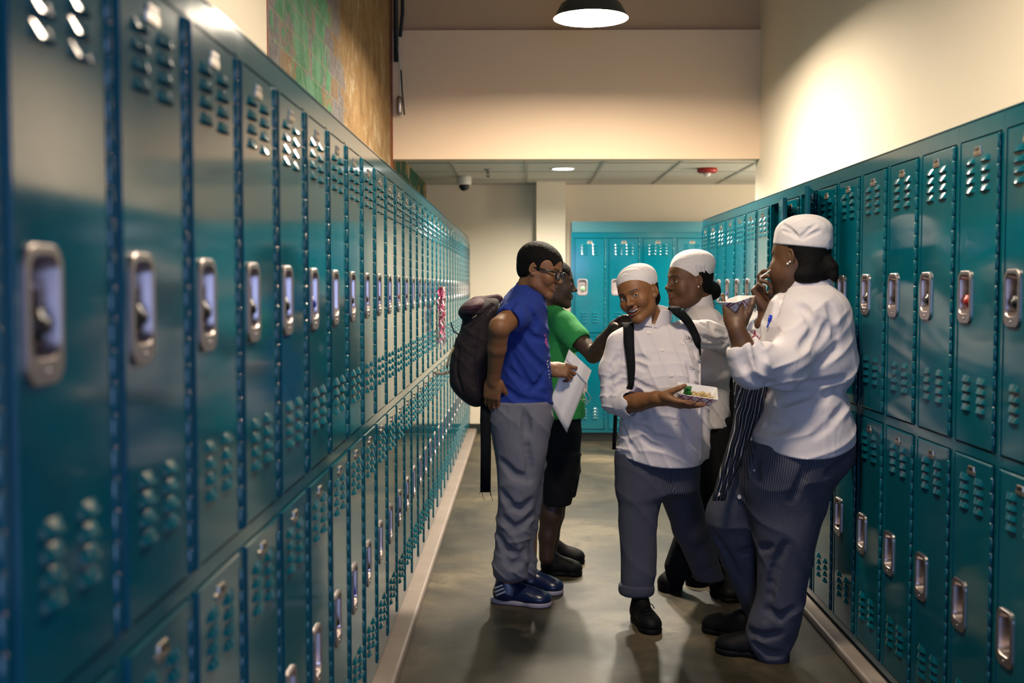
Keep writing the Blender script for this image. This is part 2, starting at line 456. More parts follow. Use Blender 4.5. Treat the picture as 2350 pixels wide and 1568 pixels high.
left_lo = {7:'black',8:'blue',9:'black',10:None,12:'black',13:'black'}
# left row: from the camera's side to the far end; first full column in the photo starts at y = 1.085
NL = 32
for i in range(0, NL + 1):
    y = 1.085 + LW*(i - 1)
    if i == 0: lab = 'teal two-tier locker cut off by the left edge of the photo'
    elif i == 1: lab = 'teal two-tier locker at the photo left edge, its big steel handle blurred nearest the camera'
    elif i == NL: lab = 'teal two-tier locker at the far end of the long left row, beside the end wall'
    else: lab = 'teal two-tier locker, %s column from the photo left edge in the long left row' % ORD[i-1]
    L = locker((XL - .016, y, LZ), PI/2, lab, 'lockers in the long left row')
    if i in left_up:
        padlock(L, UPC, left_up[i], '%s-dial padlock in the upper door handle, %s locker from the photo left edge' % (left_up[i], ORD[i-1]))
    if left_lo.get(i):
        padlock(L, LOC, left_lo[i], '%s-dial padlock in the lower door handle, %s locker from the photo left edge' % (left_lo[i], ORD[i-1]))
# right row: k = 0 is the one cut by the right edge of the photo
NR = 17
right_up = {0:'black',1:'red',2:'black',3:'black',4:'black',5:'black',12:'black',13:'blue',11:'black',14:'black'}
for k in range(NR):
    y = 2.93 + LW*k                       # far side of the column (viewer's left)
    op = {7: 160, 9: 171}.get(k, 0)
    if k == 0: lab = 'teal two-tier locker cut off by the right edge of the photo'
    elif op: lab = 'teal locker with its upper door swung open, %s of the two open ones' % ('nearer' if k == 7 else 'farther')
    elif k == NR - 1: lab = 'teal two-tier locker at the far end of the right row'
    elif k == 8: lab = 'teal two-tier locker standing between the two lockers with open upper doors'
    else: lab = 'teal two-tier locker, %s column from the photo right edge in the right row' % ORD[k]
    L = locker((XR + .016, y, LZ), -PI/2, lab, 'lockers in the right row', op)
    if k in right_up:
        padlock(L, UPC, right_up[k], '%s-dial padlock in the upper door handle, %s locker from the photo right edge' % (right_up[k], ORD[k]))
# row on the end wall
YR = 10.03
boxobj('baseboard_end_row', M['black'], .449, 3.3, YR + .03, YF, 0, .085)
for j in range(9):
    lab = 'bright teal locker, %s from the left in the row against the end wall' % ORD[j]
    L = locker((.449 + LW*j, YR, .085), 0, lab, 'lockers against the end wall')
    if j == 0: padlock(L, UPC, 'green', 'pale green padlock in the leftmost upper locker on the end wall')
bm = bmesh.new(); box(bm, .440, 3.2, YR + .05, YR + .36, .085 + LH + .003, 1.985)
tag(obj('filler_panel', bm, M['teal_shade_tone']), 'teal filler panel, toned for shade, along the top of the end wall lockers', 'panel')
bm = bmesh.new(); box(bm, .432, .448, YR - .004, YR + .375, .0, .085 + LH)
tag(obj('end_panel', bm, M['teal']), 'narrow teal strip closing the left side of the end wall lockers', 'panel')

# ------------------------------------------------------------------ hanging lamp
LP = Vector((.372, 6.2, 2.868))
def lamp_parts(r):
    bm = bmesh.new()
    lathe(bm, [(.205, 0), (.198, .012), (.165, .075), (.12, .105), (.062, .125), (.045, .150), (.045, .20), (.036, .215), (.0001, .215)], 48, opened=True)
    s = obj('lamp_shade', bm, M['shade_out'], r)
    bm = bmesh.new()
    lathe(bm, [(.2045, .0005), (.195, .012), (.162, .072), (.117, .101), (.06, .12), (.0001, .121)], 48, opened=True)
    for f in bm.faces: f.normal_flip()
    obj('reflector', bm, M['shade_in'], s)
    bm = bmesh.new(); lathe(bm, [(.0001, .030), (.178, .030), (.183, .034)], 48, opened=True)
    obj('glass_cover', bm, M['bulb'], r)
    bm = bmesh.new(); tube(bm, [(0, 0, .215), (0, 0, 1.83)], .009, 8); obj('stem', bm, M['shade_out'], r)
r = empty('pendant_lamp', LP); tag(r, 'black dome pendant lamp hanging lit at the top of the picture', 'lamp'); lamp_parts(r)

def light(kind, name, loc, energy, color, size=.1, rot=(0, 0, 0), **kw):
    d = bpy.data.lights.new(name, kind); d.energy = energy; d.color = color
    if kind == 'AREA':
        d.size = size
        if 'size_y' in kw: d.shape = 'RECTANGLE'; d.size_y = kw.pop('size_y')
    else: d.shadow_soft_size = size
    for k, v in kw.items(): setattr(d, k, v)
    o = bpy.data.objects.new(name, d); o.location = loc; o.rotation_euler = rot
    return link(o)
WARM = (1.0, 0.83, 0.62)
light('AREA', 'lamp_light', (.372, 3.1, 2.87), 52, WARM, .39, shape='DISK')   # the same lamps go on down the corridor behind the viewer
for x, y in ((.33, 9.25), (2.0, 9.2), (3.1, 9.2), (.9, 8.35)):
    light('SPOT', 'downlight_light', (x, y, CZ - .015), 230, (1.0, .90, .74), .08, spot_size=math.radians(165), spot_blend=.6)
light('POINT', 'alcove_fill', (3.1, 9.0, 1.9), 70, (1.0, .90, .76), .15)  # added fill without a fixture, brightens the low tiled ceiling
# daylight from the open end of the corridor behind the viewer
light('AREA', 'daylight', (.65, -2.0, 1.15), 62, (0.40, 0.54, 1.0), 1.2, rot=(PI/2, 0, 0), size_y=1.9)
w = bpy.data.worlds.new('world'); SC.world = w; w.use_nodes = True
w.node_tree.nodes['Background'].inputs[0].default_value = (.25, .38, .6, 1)
w.node_tree.nodes['Background'].inputs[1].default_value = .05

# ------------------------------------------------------------------ things on the ceilings and walls
r = empty('downlight', (.33, 9.25, CZ)); tag(r, 'round white recessed downlight glowing in the tiled ceiling', 'light')
bm = bmesh.new(); lathe(bm, [(.105, 0), (.102, -.008), (.088, -.006), (.088, 0)], 32); obj('trim_ring', bm, M['white_plastic'], r)
bm = bmesh.new(); lathe(bm, [(.0001, -.004), (.088, -.004), (.088, -.002)], 32); obj('lens', bm, M['lens'], r)
p = at(1623, 388, 1); sy = 9.25
p = at(1623, 385, sy); r = empty('fire_strobe', (p.x, sy, CZ)); tag(r, 'red round fire alarm strobe on the tiled ceiling', 'alarm')
bm = bmesh.new(); lathe(bm, [(.082, 0), (.082, -.028), (.07, -.038), (.0001, -.038)], 32); obj('housing', bm, M['red_plastic'], r)
bm = bmesh.new(); lathe(bm, [(.03, -.038), (.028, -.052), (.018, -.066), (.0001, -.068)], 20); obj('lens', bm, M['white_plastic'], r)
p = at(1120, 390, 9.3); r = empty('sprinkler', (p.x, 9.3, CZ)); tag(r, 'small dark sprinkler head under the tiled ceiling', 'sprinkler')
bm = bmesh.new(); lathe(bm, [(.033, 0), (.033, -.006), (.012, -.01), (.009, -.035), (.0001, -.035)], 20); obj('escutcheon', bm, M['steel'], r)
bm = bmesh.new(); tube(bm, [(-.010, 0, -.03), (-.012, 0, -.05), (0, 0, -.062), (.012, 0, -.05), (.010, 0, -.03)], .0028, 6); lathe(bm, [(.0001, -.062), (.017, -.062), (.017, -.065), (.0001, -.065)], 16)
obj('deflector', bm, M['dark'], r)
p = at(1065, 415, 9.9); r = empty('dome_camera', (p.x, 9.9, CZ)); tag(r, 'white security camera with a smoked dome on the ceiling near the left wall', 'camera')
bm = bmesh.new(); lathe(bm, [(.058, 0), (.066, -.01), (.066, -.066), (.060, -.074), (.045, -.076), (.0001, -.076)], 28); obj('housing', bm, M['white_plastic'], r)
bm = bmesh.new(); lathe(bm, [(.046, -.074), (.043, -.10), (.028, -.122), (.0001, -.13)], 28); obj('dome', bm, M['dome'], r)
# conduit and hanging cable in the corner by the brick wall
bm = bmesh.new(); tube(bm, [(WL + .03, YH - .03, 4.69), (WL + .03, YH - .03, 2.95)], .016, 10)
tube(bm, [(WL + .075, YH - .025, 4.69), (WL + .075, YH - .025, 3.28), (WL + .06, YH - .03, 3.12)], .012, 8)
tag(obj('conduit', bm, M['dark']), 'dark conduit running up the corner beside the flaking brick wall', 'pipe')
a = at(916, 240, YH - .06)
r = empty('hanging_cable', (a.x, YH - .04, a.z)); tag(r, 'clear-capped cable loop hanging in the corner above the left lockers', 'cable')
bm = bmesh.new(); tube(bm, [(.004, 0, .06), (.006, 0, .25), (-.005, 0, .40)], .006, 8); obj('cable', bm, M['white_plastic'], r)
bm = bmesh.new(); tube(bm, [(.035, -.01, -.07), (.02, -.01, .10), (.012, -.005, .24)], .005, 8); obj('wire', bm, M['dark'], r)
bm = bmesh.new(); lathe(bm, [(.0001, -.07), (.012, -.068), (.021, -.05), (.021, .04), (.012, .06), (.0001, .062)], 16); obj('cap', bm, M['steel'], r)
# pink and silver ribbons tied to a left locker
t = NT('ribbon'); v = t.coord()
t.P(Base_Color=t.ramp(t.noise(t.mapping(v, (60, 60, 18)), 1.0, 2.0), [(0.42, (.45, .42, .42, 1)), (0.5, (.25, .16, .2, 1)), (0.56, (.60, .03, .18, 1))]), Roughness=0.3); M['ribbon'] = t.m
bm = bmesh.new(); rnd = random.Random(5)
yb = 6.45
for s in range(46):
    L = rnd.choice([.18, .25, .32, .40]) * rnd.uniform(.7, 1.05); ang = rnd.uniform(-1, 1); pts = []
    for j in range(15):
        u = j/14; sp = .030*math.sin(min(1, u*1.4)*PI*.6)
        pts.append((XL + .030 + .016*math.sin(7*u + s) + .012*rnd.uniform(0, 1), yb + ang*sp*3.0 + .012*math.sin(9*u*2 + s*2), 1.40 - u*L))
    wv = .0035
    for a, b in zip(pts, pts[1:]):
        tw = math.sin(a[2]*90 + s)*wv; tw2 = math.sin(b[2]*90 + s)*wv
        va = [bm.verts.new((a[0]-tw, a[1]-wv, a[2])), bm.verts.new((a[0]+tw, a[1]+wv, a[2])), bm.verts.new((b[0]+tw2, b[1]+wv, b[2])), bm.verts.new((b[0]-tw2, b[1]-wv, b[2]))]
        bm.faces.new(va)
bmesh.ops.remove_doubles(bm, verts=bm.verts, dist=.0001)
o = obj('ribbon_tassel', bm, M['ribbon']); tag(o, 'pink and silver ribbon tassel hanging from a handle of the left lockers', 'ribbons')
SC.view_settings.view_transform = 'Standard'
SC.view_settings.look = 'None'
SC.view_settings.gamma = 1.0
SC.view_settings.exposure = 0.18
SC.cycles.max_bounces = 8
# ------------------------------------------------------------------ organic surfaces: signed distance fields -> quad mesh
class Field:
    def __init__(s, lo, hi, res):
        s.lo = np.array(lo, float); s.res = float(res)
        s.n = np.ceil((np.array(hi, float) - s.lo) / res).astype(int) + 1
        s.ax = [(s.lo[i] + np.arange(s.n[i]) * res).astype(np.float32) for i in range(3)]
        s.D = np.full(tuple(s.n), 0.5, np.float32)
    def sub(s, lo, hi, m):
        sl = []
        for i in range(3):
            a = int(max(0, math.floor((lo[i] - m - s.lo[i]) / s.res))); b = int(min(s.n[i], math.ceil((hi[i] + m - s.lo[i]) / s.res) + 1))
            if b <= a: return None, None
            sl.append(slice(a, b))
        P = (s.ax[0][sl[0]][:, None, None], s.ax[1][sl[1]][None, :, None], s.ax[2][sl[2]][None, None, :])
        return tuple(sl), P
    def comb(s, sl, d, k, op):
        A = s.D[sl]
        if op == 'u':
            if k > 0:
                h = np.maximum(k - np.abs(A - d), 0) / k; s.D[sl] = np.minimum(A, d) - h*h*k*.25
            else: s.D[sl] = np.minimum(A, d)
        else:
            d = -d
            if k > 0:
                h = np.maximum(k - np.abs(A - d), 0) / k; s.D[sl] = np.maximum(A, d) + h*h*k*.25
            else: s.D[sl] = np.maximum(A, d)
    # primitives; T = optional (R 3x3, t) frame: local -> world
    def cone(s, a, b, ra, rb, k=.01, op='u'):
        a = np.array(a, float); b = np.array(b, float); r = max(ra, rb)
        sl, P = s.sub(np.minimum(a, b) - r, np.maximum(a, b) + r, k + 3*s.res)
        if sl is None: return s
        ba = b - a; L2 = max(ba.dot(ba), 1e-9)
        t = np.clip(((P[0]-a[0])*ba[0] + (P[1]-a[1])*ba[1] + (P[2]-a[2])*ba[2]) / L2, 0, 1)
        d = np.sqrt((P[0]-a[0]-t*ba[0])**2 + (P[1]-a[1]-t*ba[1])**2 + (P[2]-a[2]-t*ba[2])**2) - (ra + (rb-ra)*t)
        s.comb(sl, d.astype(np.float32), k, op); return s
    def chain(s, pts, rs, k=.01, op='u', kk=.01):
        for i in range(len(pts) - 1): s.cone(pts[i], pts[i+1], rs[i], rs[i+1], k if i == 0 else kk, op)
        return s
    def ell(s, c, r, R=None, k=.01, op='u'):
        c = np.array(c, float); r = np.array(r, float)
        if R is None: e = r
        else: e = np.sqrt(((np.array(R) * r[None, :])**2).sum(1))
        sl, P = s.sub(c - e, c + e, k + 3*s.res)
        if sl is None: return s
        q = [P[i] - c[i] for i in range(3)]
        if R is not None:
            R = np.array(R); q = [q[0]*R[0, i] + q[1]*R[1, i] + q[2]*R[2, i] for i in range(3)]
        k0 = np.sqrt((q[0]/r[0])**2 + (q[1]/r[1])**2 + (q[2]/r[2])**2) + 1e-9
        k1 = np.sqrt((q[0]/r[0]**2)**2 + (q[1]/r[1]**2)**2 + (q[2]/r[2]**2)**2) + 1e-9
        s.comb(sl, (k0*(k0-1)/k1).astype(np.float32), k, op); return s
    def rbox(s, c, h, R=None, rd=.005, k=.005, op='u'):
        c = np.array(c, float); h = np.array(h, float); e = np.ones(3) * np.linalg.norm(h) if R is not None else h
        sl, P = s.sub(c - e, c + e, k + 3*s.res)
        if sl is None: return s
        q = [P[i] - c[i] for i in range(3)]
        if R is not None:
            R = np.array(R); q = [q[0]*R[0, i] + q[1]*R[1, i] + q[2]*R[2, i] for i in range(3)]
        q = [np.abs(q[i]) - (h[i] - rd) for i in range(3)]
        d = np.sqrt(np.maximum(q[0], 0)**2 + np.maximum(q[1], 0)**2 + np.maximum(q[2], 0)**2) + np.minimum(np.maximum(q[0], np.maximum(q[1], q[2])), 0) - rd
        s.comb(sl, d.astype(np.float32), k, op); return s
    # stack of ellipse sections along z: rows (z, cx, cy, rx, ry[, angle])
    def stack(s, rows, k=.02, op='u', ex=2.3, fold=None, cap=.02):
        rows = sorted(rows, key=lambda r: r[0]); A = np.array([list(r) + [0]*(6 - len(r)) for r in rows], float)
        mr = np.maximum(A[:, 3], A[:, 4])
        lo = [(A[:, 1] - mr).min(), (A[:, 2] - mr).min(), A[0, 0]]; hi = [(A[:, 1] + mr).max(), (A[:, 2] + mr).max(), A[-1, 0]]
        sl, P = s.sub(np.array(lo) - .02, np.array(hi) + .02, k + 3*s.res)
        if sl is None: return s
        z = P[2].ravel(); V = []
        for c in range(1, 6):
            # smooth (Catmull-Rom like) interpolation through the rows
            x = A[:, 0]; y = A[:, c]
            mslope = np.gradient(y, x) if len(x) > 2 else np.full(len(x), (y[-1]-y[0])/(x[-1]-x[0]))
            zi = np.clip(z, x[0], x[-1]); j = np.clip(np.searchsorted(x, zi) - 1, 0, len(x) - 2)
            hh = x[j+1] - x[j]; u = (zi - x[j]) / hh
            V.append(((2*u**3-3*u**2+1)*y[j] + (u**3-2*u**2+u)*hh*mslope[j] + (-2*u**3+3*u**2)*y[j+1] + (u**3-u**2)*hh*mslope[j+1]).astype(np.float32)[None, None, :])
        cx, cy, rx, ry, an = V
        qx = P[0] - cx; qy = P[1] - cy
        if np.abs(A[:, 5]).max() > 0:
            ca, sa = np.cos(an), np.sin(an); qx, qy = qx*ca + qy*sa, -qx*sa + qy*ca
        f = ((np.abs(qx)/rx)**ex + (np.abs(qy)/ry)**ex)**(1/ex)
        g = np.sqrt((qx/rx**2)**2 + (qy/ry**2)**2) / np.maximum(np.sqrt((qx/rx)**2 + (qy/ry)**2), 1e-4)
        d = (f - 1) / np.maximum(g, 1.0/np.maximum(rx, ry))
        if fold is not None: d = d + fold(P[0], P[1], P[2])
        dz = np.maximum(A[0, 0] - P[2], P[2] - A[-1, 0])
        kk = cap; h = np.maximum(kk - np.abs(d - dz), 0) / kk
        d = np.maximum(d, dz) + h*h*kk*.25
        s.comb(sl, d.astype(np.float32), k, op); return s
    def half(s, p, n, k=.004):      # keep the side the normal points away from
        n = np.array(n, float); n /= np.linalg.norm(n)
        d = (s.ax[0][:, None, None]-p[0])*n[0] + (s.ax[1][None, :, None]-p[1])*n[1] + (s.ax[2][None, None, :]-p[2])*n[2]
        d = d.astype(np.float32); h = np.maximum(k - np.abs(s.D - d), 0) / k
        s.D = np.maximum(s.D, d) + h*h*k*.25; return s
    def warp(s, fn): 
        P = (s.ax[0][:, None, None], s.ax[1][None, :, None], s.ax[2][None, None, :])
        m = np.abs(s.D) < .04
        s.D = np.where(m, s.D + fn(*P), s.D).astype(np.float32); return s
    def mesh(s):
        D = s.D; D[0], D[-1] = .1, .1; D[:, 0], D[:, -1] = .1, .1; D[:, :, 0], D[:, :, -1] = .1, .1
        I = D < 0
        c = np.zeros(tuple(x - 1 for x in D.shape), np.int8)
        for dx in (0, 1):
            for dy in (0, 1):
                for dz in (0, 1): c += I[dx:I.shape[0]-1+dx, dy:I.shape[1]-1+dy, dz:I.shape[2]-1+dz]
        act = np.argwhere((c > 0) & (c < 8))
        idx = np.full(c.shape, -1, np.int32); idx[act[:, 0], act[:, 1], act[:, 2]] = np.arange(len(act))
        acc = np.zeros((len(act), 3)); cnt = np.zeros(len(act))
        cor = [(0,0,0),(1,0,0),(0,1,0),(1,1,0),(0,0,1),(1,0,1),(0,1,1),(1,1,1)]
        val = [D[act[:, 0]+o[0], act[:, 1]+o[1], act[:, 2]+o[2]].astype(float) for o in cor]
        for a in range(8):
            for b in range(a+1, 8):
                df = [cor[b][i] - cor[a][i] for i in range(3)]
                if sum(abs(x) for x in df) != 1: continue
                m = (val[a] < 0) != (val[b] < 0); t = np.where(m, val[a] / np.where(m, val[a] - val[b], 1), 0)
                for i in range(3): acc[:, i] += np.where(m, cor[a][i] + t*df[i], 0)
                cnt += m
        V = (act + acc / cnt[:, None]) * s.res + s.lo
        Q = []
        for ax_, (u, v) in enumerate(((1, 2), (2, 0), (0, 1))):
            sa = [slice(None)]*3; sb = [slice(None)]*3; sa[ax_] = slice(0, -1); sb[ax_] = slice(1, None)
            A, B = I[tuple(sa)], I[tuple(sb)]; e = np.argwhere(A != B)
            if not len(e): continue
            ok = (e[:, u] > 0) & (e[:, v] > 0) & (e[:, u] < I.shape[u]-1) & (e[:, v] < I.shape[v]-1); e = e[ok]
            ins = A[e[:, 0], e[:, 1], e[:, 2]]
            def g(du, dv):
                q = e.copy(); q[:, u] -= du; q[:, v] -= dv; return idx[q[:, 0], q[:, 1], q[:, 2]]
            q = np.stack([g(1, 1), g(0, 1), g(0, 0), g(1, 0)], 1)
            q[~ins] = q[~ins][:, ::-1]; Q.append(q)
        return V, np.concatenate(Q)

def mesh_from(name, parts, mats, parent=None, color=None, smooth_it=1, keep_big=False):
    """parts: list of (V, Q) or Field; joined in ONE mesh"""
    Vs, Qs, off = [], [], 0
    for p in parts:
        V, Q = p.mesh() if isinstance(p, Field) else p
        if smooth_it and isinstance(p, Field):
            for _ in range(smooth_it):       # light Laplacian relaxation against stair steps
                E = np.concatenate([Q[:, [0, 1]], Q[:, [1, 2]], Q[:, [2, 3]], Q[:, [3, 0]]])
                S = np.zeros_like(V); n = np.zeros(len(V))
                for a, b in ((0, 1), (1, 0)):
                    for i in range(3): S[:, i] += np.bincount(E[:, a], V[E[:, b], i], len(V))
                    n += np.bincount(E[:, a], minlength=len(V))
                V = V*.45 + .55*S/np.maximum(n, 1)[:, None]
        Vs.append(V); Qs.append(Q + off); off += len(V)
    V = np.concatenate(Vs); Q = np.concatenate(Qs)
    me = bpy.data.meshes.new(name)
    me.vertices.add(len(V)); me.vertices.foreach_set('co', V.astype(np.float32).ravel())
    me.loops.add(len(Q)*4); me.loops.foreach_set('vertex_index', Q.astype(np.int32).ravel())
    me.polygons.add(len(Q)); me.polygons.foreach_set('loop_start', np.arange(len(Q), dtype=np.int32)*4)
    me.polygons.foreach_set('loop_total', np.full(len(Q), 4, np.int32))
    me.polygons.foreach_set('use_smooth', np.ones(len(Q), bool))
    me.update(calc_edges=True); me.validate()
    for mm in (mats if isinstance(mats, (list, tuple)) else [mats]): me.materials.append(mm)
    if color is not None:
        c = color(V); at_ = me.color_attributes.new('Col', 'FLOAT_COLOR', 'POINT')
        at_.data.foreach_set('color', np.concatenate([c, np.ones((len(c), 1))], 1).astype(np.float32).ravel())
    o = bpy.data.objects.new(name, me)
    return link(o, parent)

def frame(fwd, up):
    """head/limb frame: columns x (figure's left), y (backwards), z (up)"""
    y = -np.array(fwd, float); y /= np.linalg.norm(y)
    z = np.array(up, float); z -= y*z.dot(y); z /= np.linalg.norm(z)
    x = np.cross(y, z)
    return np.stack([x, y, z], 1)

def wob(seed, f, n=5):
    r = np.random.RandomState(seed); W = [(r.normal(size=3), r.uniform(0, 6.28)) for _ in range(n)]
    def fn(x, y, z):
        a = 0
        for w, p in W: a = a + np.sin((w[0]*x + w[1]*y + w[2]*z)*f + p)
        return a / n
    return fn
def folds(seed, amp, direction, f, wamp=1.2, wf=9.0):
    """soft ridged cloth folds whose crests run across 'direction'"""
    d = np.array(direction, float); d /= np.linalg.norm(d); w1 = wob(seed, wf); w2 = wob(seed + 1, wf*.6); 
    def fn(x, y, z):
        ph = (x*d[0] + y*d[1] + z*d[2])*f + wamp*6.28*.5*w1(x, y, z)
        g = np.sin(ph); m = np.clip(.5 + 1.1*w2(x, y, z), 0, 1)
        return (-amp * (1 - np.abs(g))**2.2 * m).astype(np.float32) + (amp*.35*m)
    return fn
def _surf(s, px, py, y0=3.0, y1=6.5):
    """depth at which the viewer's ray through a pixel first meets the field"""
    d0 = np.array(CP); d1 = V3(at(px, py, 1.0)) - d0
    Y = np.arange(y0, y1, .002); P = d0 + d1*Y[:, None]
    I = np.round((P - s.lo)/s.res).astype(int)
    ok = ((I >= 0) & (I < np.array(s.D.shape))).all(1)
    Y, P, I = Y[ok], P[ok], I[ok]
    if not len(Y): return None
    v = s.D[I[:, 0], I[:, 1], I[:, 2]]; h = np.argmax(v < 0)
    return P[h] if v[h] < 0 else None
def creases(s, lines, depth=.006, r=.010, k=.016, ridge=.0):
    """sharp pulled folds: grooves sunk into the cloth, each with a soft ridge beside it"""
    for ln in lines:
        dep = depth
        if isinstance(ln[0], (int, float)): dep, ln = ln[0], ln[1:]
        pts = []
        for i in range(len(ln) - 1):
            for t in np.linspace(0, 1, 4)[:-1 if i < len(ln) - 2 else None]:
                pts.append((ln[i][0]*(1-t) + ln[i+1][0]*t, ln[i][1]*(1-t) + ln[i+1][1]*t))
        S = [s.surf(*p) for p in pts]; n = len(S)
        G = []
        for i, p in enumerate(S):
            if p is None: G.append(None); continue
            e = math.sin(math.pi*(i + .6)/(n + .2)); e = max(e, .15)
            G.append((p + np.array([0, -(r - dep*e), 0]), p, e))
        for a, b in zip(G, G[1:]):
            if a is None or b is None or np.linalg.norm(a[1]-b[1]) > .10: continue
            s.cone(a[0], b[0], r, r, k, 's')
        if ridge > 0:
            for a, b in zip(G, G[1:]):
                if a is None or b is None or np.linalg.norm(a[1]-b[1]) > .10: continue
                o = np.array([0, 0, .013]); s.cone(a[1] + o + [0, r*.9 - ridge*a[2], 0], b[1] + o + [0, r*.9 - ridge*b[2], 0], r, r, k)
    return s
Field.surf = _surf; Field.creases = creases

def _cutbelow(s, pix, Y, k=.006):
    """hem: keep what lies above a curve through pixel points at depth Y"""
    P = [pt(a, b, Y) for a, b in pix]; X = np.array([p[0] for p in P]); Z = np.array([p[2] for p in P])
    c = np.polyfit(X, Z, 2) if len(P) == 3 else None
    x = s.ax[0]; z = np.polyval(c, np.clip(x, X.min(), X.max()))
    d = (z[:, None, None] - s.ax[2][None, None, :]).astype(np.float32)
    h = np.maximum(k - np.abs(s.D - d), 0) / k; s.D = np.maximum(s.D, d) + h*h*k*.25; return s
Field.cutbelow = _cutbelow
def weave_coords(o, legs, ztop, centre, R=.10):
    """cloth coordinates (distance round the leg, height) stored on the vertices"""
    me = o.data; n = len(me.vertices); V = np.empty(n*3); me.vertices.foreach_get('co', V); V = V.reshape(-1, 3)
    best = np.full(n, 1e9); U = np.zeros(n)
    for L in legs:
        L = sorted(L, key=lambda r: r[2]); z = np.array([p[2] for p in L]); cx = np.interp(V[:, 2], z, [p[0] for p in L]); cy = np.interp(V[:, 2], z, [p[1] for p in L])
        d = np.hypot(V[:, 0]-cx, V[:, 1]-cy); m = d < best; best[m] = d[m]
        U[m] = (np.arctan2(V[:, 0]-cx, -(V[:, 1]-cy))*R)[m]
    m = V[:, 2] > ztop; U[m] = (np.arctan2(V[:, 0]-centre[0], -(V[:, 1]-centre[1]))*.16)[m]
    a = me.attributes.new('weave', 'FLOAT_VECTOR', 'POINT'); a.data.foreach_set('vector', np.stack([U, V[:, 2], U*0], 1).astype(np.float32).ravel())
# ------------------------------------------------------------------ people: materials and anatomy
def skin_mat(name, sss=.08, rough=.56):
    t = NT(name); v = t.coord()
    a = t.n('VertexColor', layer_name='Col').outputs[0]
    nz = t.noise(v, 70.0, 4.0)
    c = t.mix(t.math('MULTIPLY', nz, .35), a, t.mix(1.0, a, a))
    mul = t.n('Mix', data_type='RGBA', blend_type='MULTIPLY'); t.put(mul.inputs[0], .5); t.put(mul.inputs[6], a)
    t.put(mul.inputs[7], t.ramp(nz, [(.3, (.7, .65, .6, 1)), (.7, (1, 1, 1, 1))]))
    t.P(Base_Color=mul.outputs[2], Roughness=rough)
    t.b.inputs['Subsurface Weight'].default_value = sss
    t.b.inputs['Subsurface Radius'].default_value = (1.0, .35, .2); t.b.inputs['Subsurface Scale'].default_value = .006
    t.bump(t.noise(v, 400.0, 3.0), .08, .001)
    return t.m
def cloth_mat(name, col, rough=.85, weave=900.0, bump=.10, col2=None, wr=14.0, wrs=.25):
    t = NT(name); v = t.coord()
    nz = t.noise(v, 6.0, 4.0)
    t.P(Base_Color=t.mix(nz, col, col2 or tuple(c*.86 for c in col[:3]) + (1,)), Roughness=rough)
    t.b.inputs['Sheen Weight'].default_value = .12 if col[0] + col[1] > .3 else 0.0
    wv = t.noise(t.mapping(v, (1, 1, .55)), wr, 3.0, .5, 1.2)
    h = t.math('ADD', t.math('MULTIPLY', wv, 1.0), t.math('MULTIPLY', t.noise(v, weave, 1.0), .03))
    t.bump(h, wrs, .03)
    return t.m
M['skin'] = skin_mat('skin')
M['white_cloth'] = cloth_mat('white_cotton', (.60, .56, .59, 1), wr=10, wrs=.22)
M['cap_cloth'] = cloth_mat('white_cap_cotton', (.60, .57, .585, 1), wr=16, wrs=.18)
M['blue_cloth'] = cloth_mat('blue_jersey', (.003, .026, .24, 1), wr=9, wrs=.25)
M['green_cloth'] = cloth_mat('green_jersey', (.010, .22, .045, 1), wr=9, wrs=.25)
M['grey_cloth'] = cloth_mat('grey_fleece', (.135, .138, .178, 1), wr=8, wrs=.3)
M['black_cloth'] = cloth_mat('black_cotton', (.005, .006, .008, 1), wr=8, wrs=.2); M['black_cloth'].node_tree.nodes['Principled BSDF'].inputs['Specular IOR Level'].default_value = .15
M['bag_cloth'] = cloth_mat('maroon_black_nylon', (.012, .005, .009, 1), .85, wr=10, wrs=.25)
M['hair'] = cloth_mat('black_hair', (.004, .0035, .0035, 1), .7, weave=500, wr=180, wrs=.3); M['hair'].node_tree.nodes['Principled BSDF'].inputs['Specular IOR Level'].default_value = .12
def check_mat():
    t = NT('fine_checked_twill'); v = t.coord(); s = t.sep(t.n('Attribute', attribute_name='weave').outputs['Vector'])
    # tiny woven check following the cloth round the leg
    ang = s[0]
    f = lambda x, k: t.math('GREATER_THAN', t.math('FRACT', t.math('MULTIPLY', x, k)), .5)
    a, b = f(ang, 172.0), f(s[1], 172.0)
    k = t.math('ADD', a, b)
    col = t.ramp(t.math('MULTIPLY', k, .5), [(0, (.008, .011, .028, 1)), (.5, (.030, .034, .056, 1)), (1.0, (.13, .13, .17, 1))])
    t.P(Base_Color=col, Roughness=.85)
    t.bump(t.noise(t.mapping(v, (1, 1, .4)), 9.0, 3.0, .5, 1.0), .3, .03)
    return t.m
M['check'] = check_mat()
def pin_mat():
    t = NT('pinstripe'); v = t.coord(); s = t.sep(v)
    u = t.math('FRACT', t.math('MULTIPLY', t.math('ADD', t.math('ADD', s[0], t.math('MULTIPLY', s[2], -.24)), t.math('MULTIPLY', t.noise(v, 9.0, 1.0), .03)), 72.0))
    t.P(Base_Color=t.mix(t.math('GREATER_THAN', u, .86), (.006, .006, .009, 1), (.42, .42, .45, 1)), Roughness=.8)
    return t.m
M['pin'] = pin_mat()
def glossy(name, col, r=.1, **k):
    t = NT(name); t.P(Base_Color=col, Roughness=r)
    for a, b in k.items(): t.b.inputs[a.replace('_', ' ')].default_value = b
    return t.m
M['eye_white'] = glossy('eye_white', (.75, .72, .68, 1), .15)
M['iris'] = glossy('dark_iris', (.012, .006, .004, 1), .08)
M['teeth'] = glossy('teeth', (.80, .76, .66, 1), .2)
M['glasses'] = glossy('black_frames', (.006, .006, .007, 1), .2)
M['pearl'] = glossy('pearl_stud', (.8, .78, .74, 1), .12)
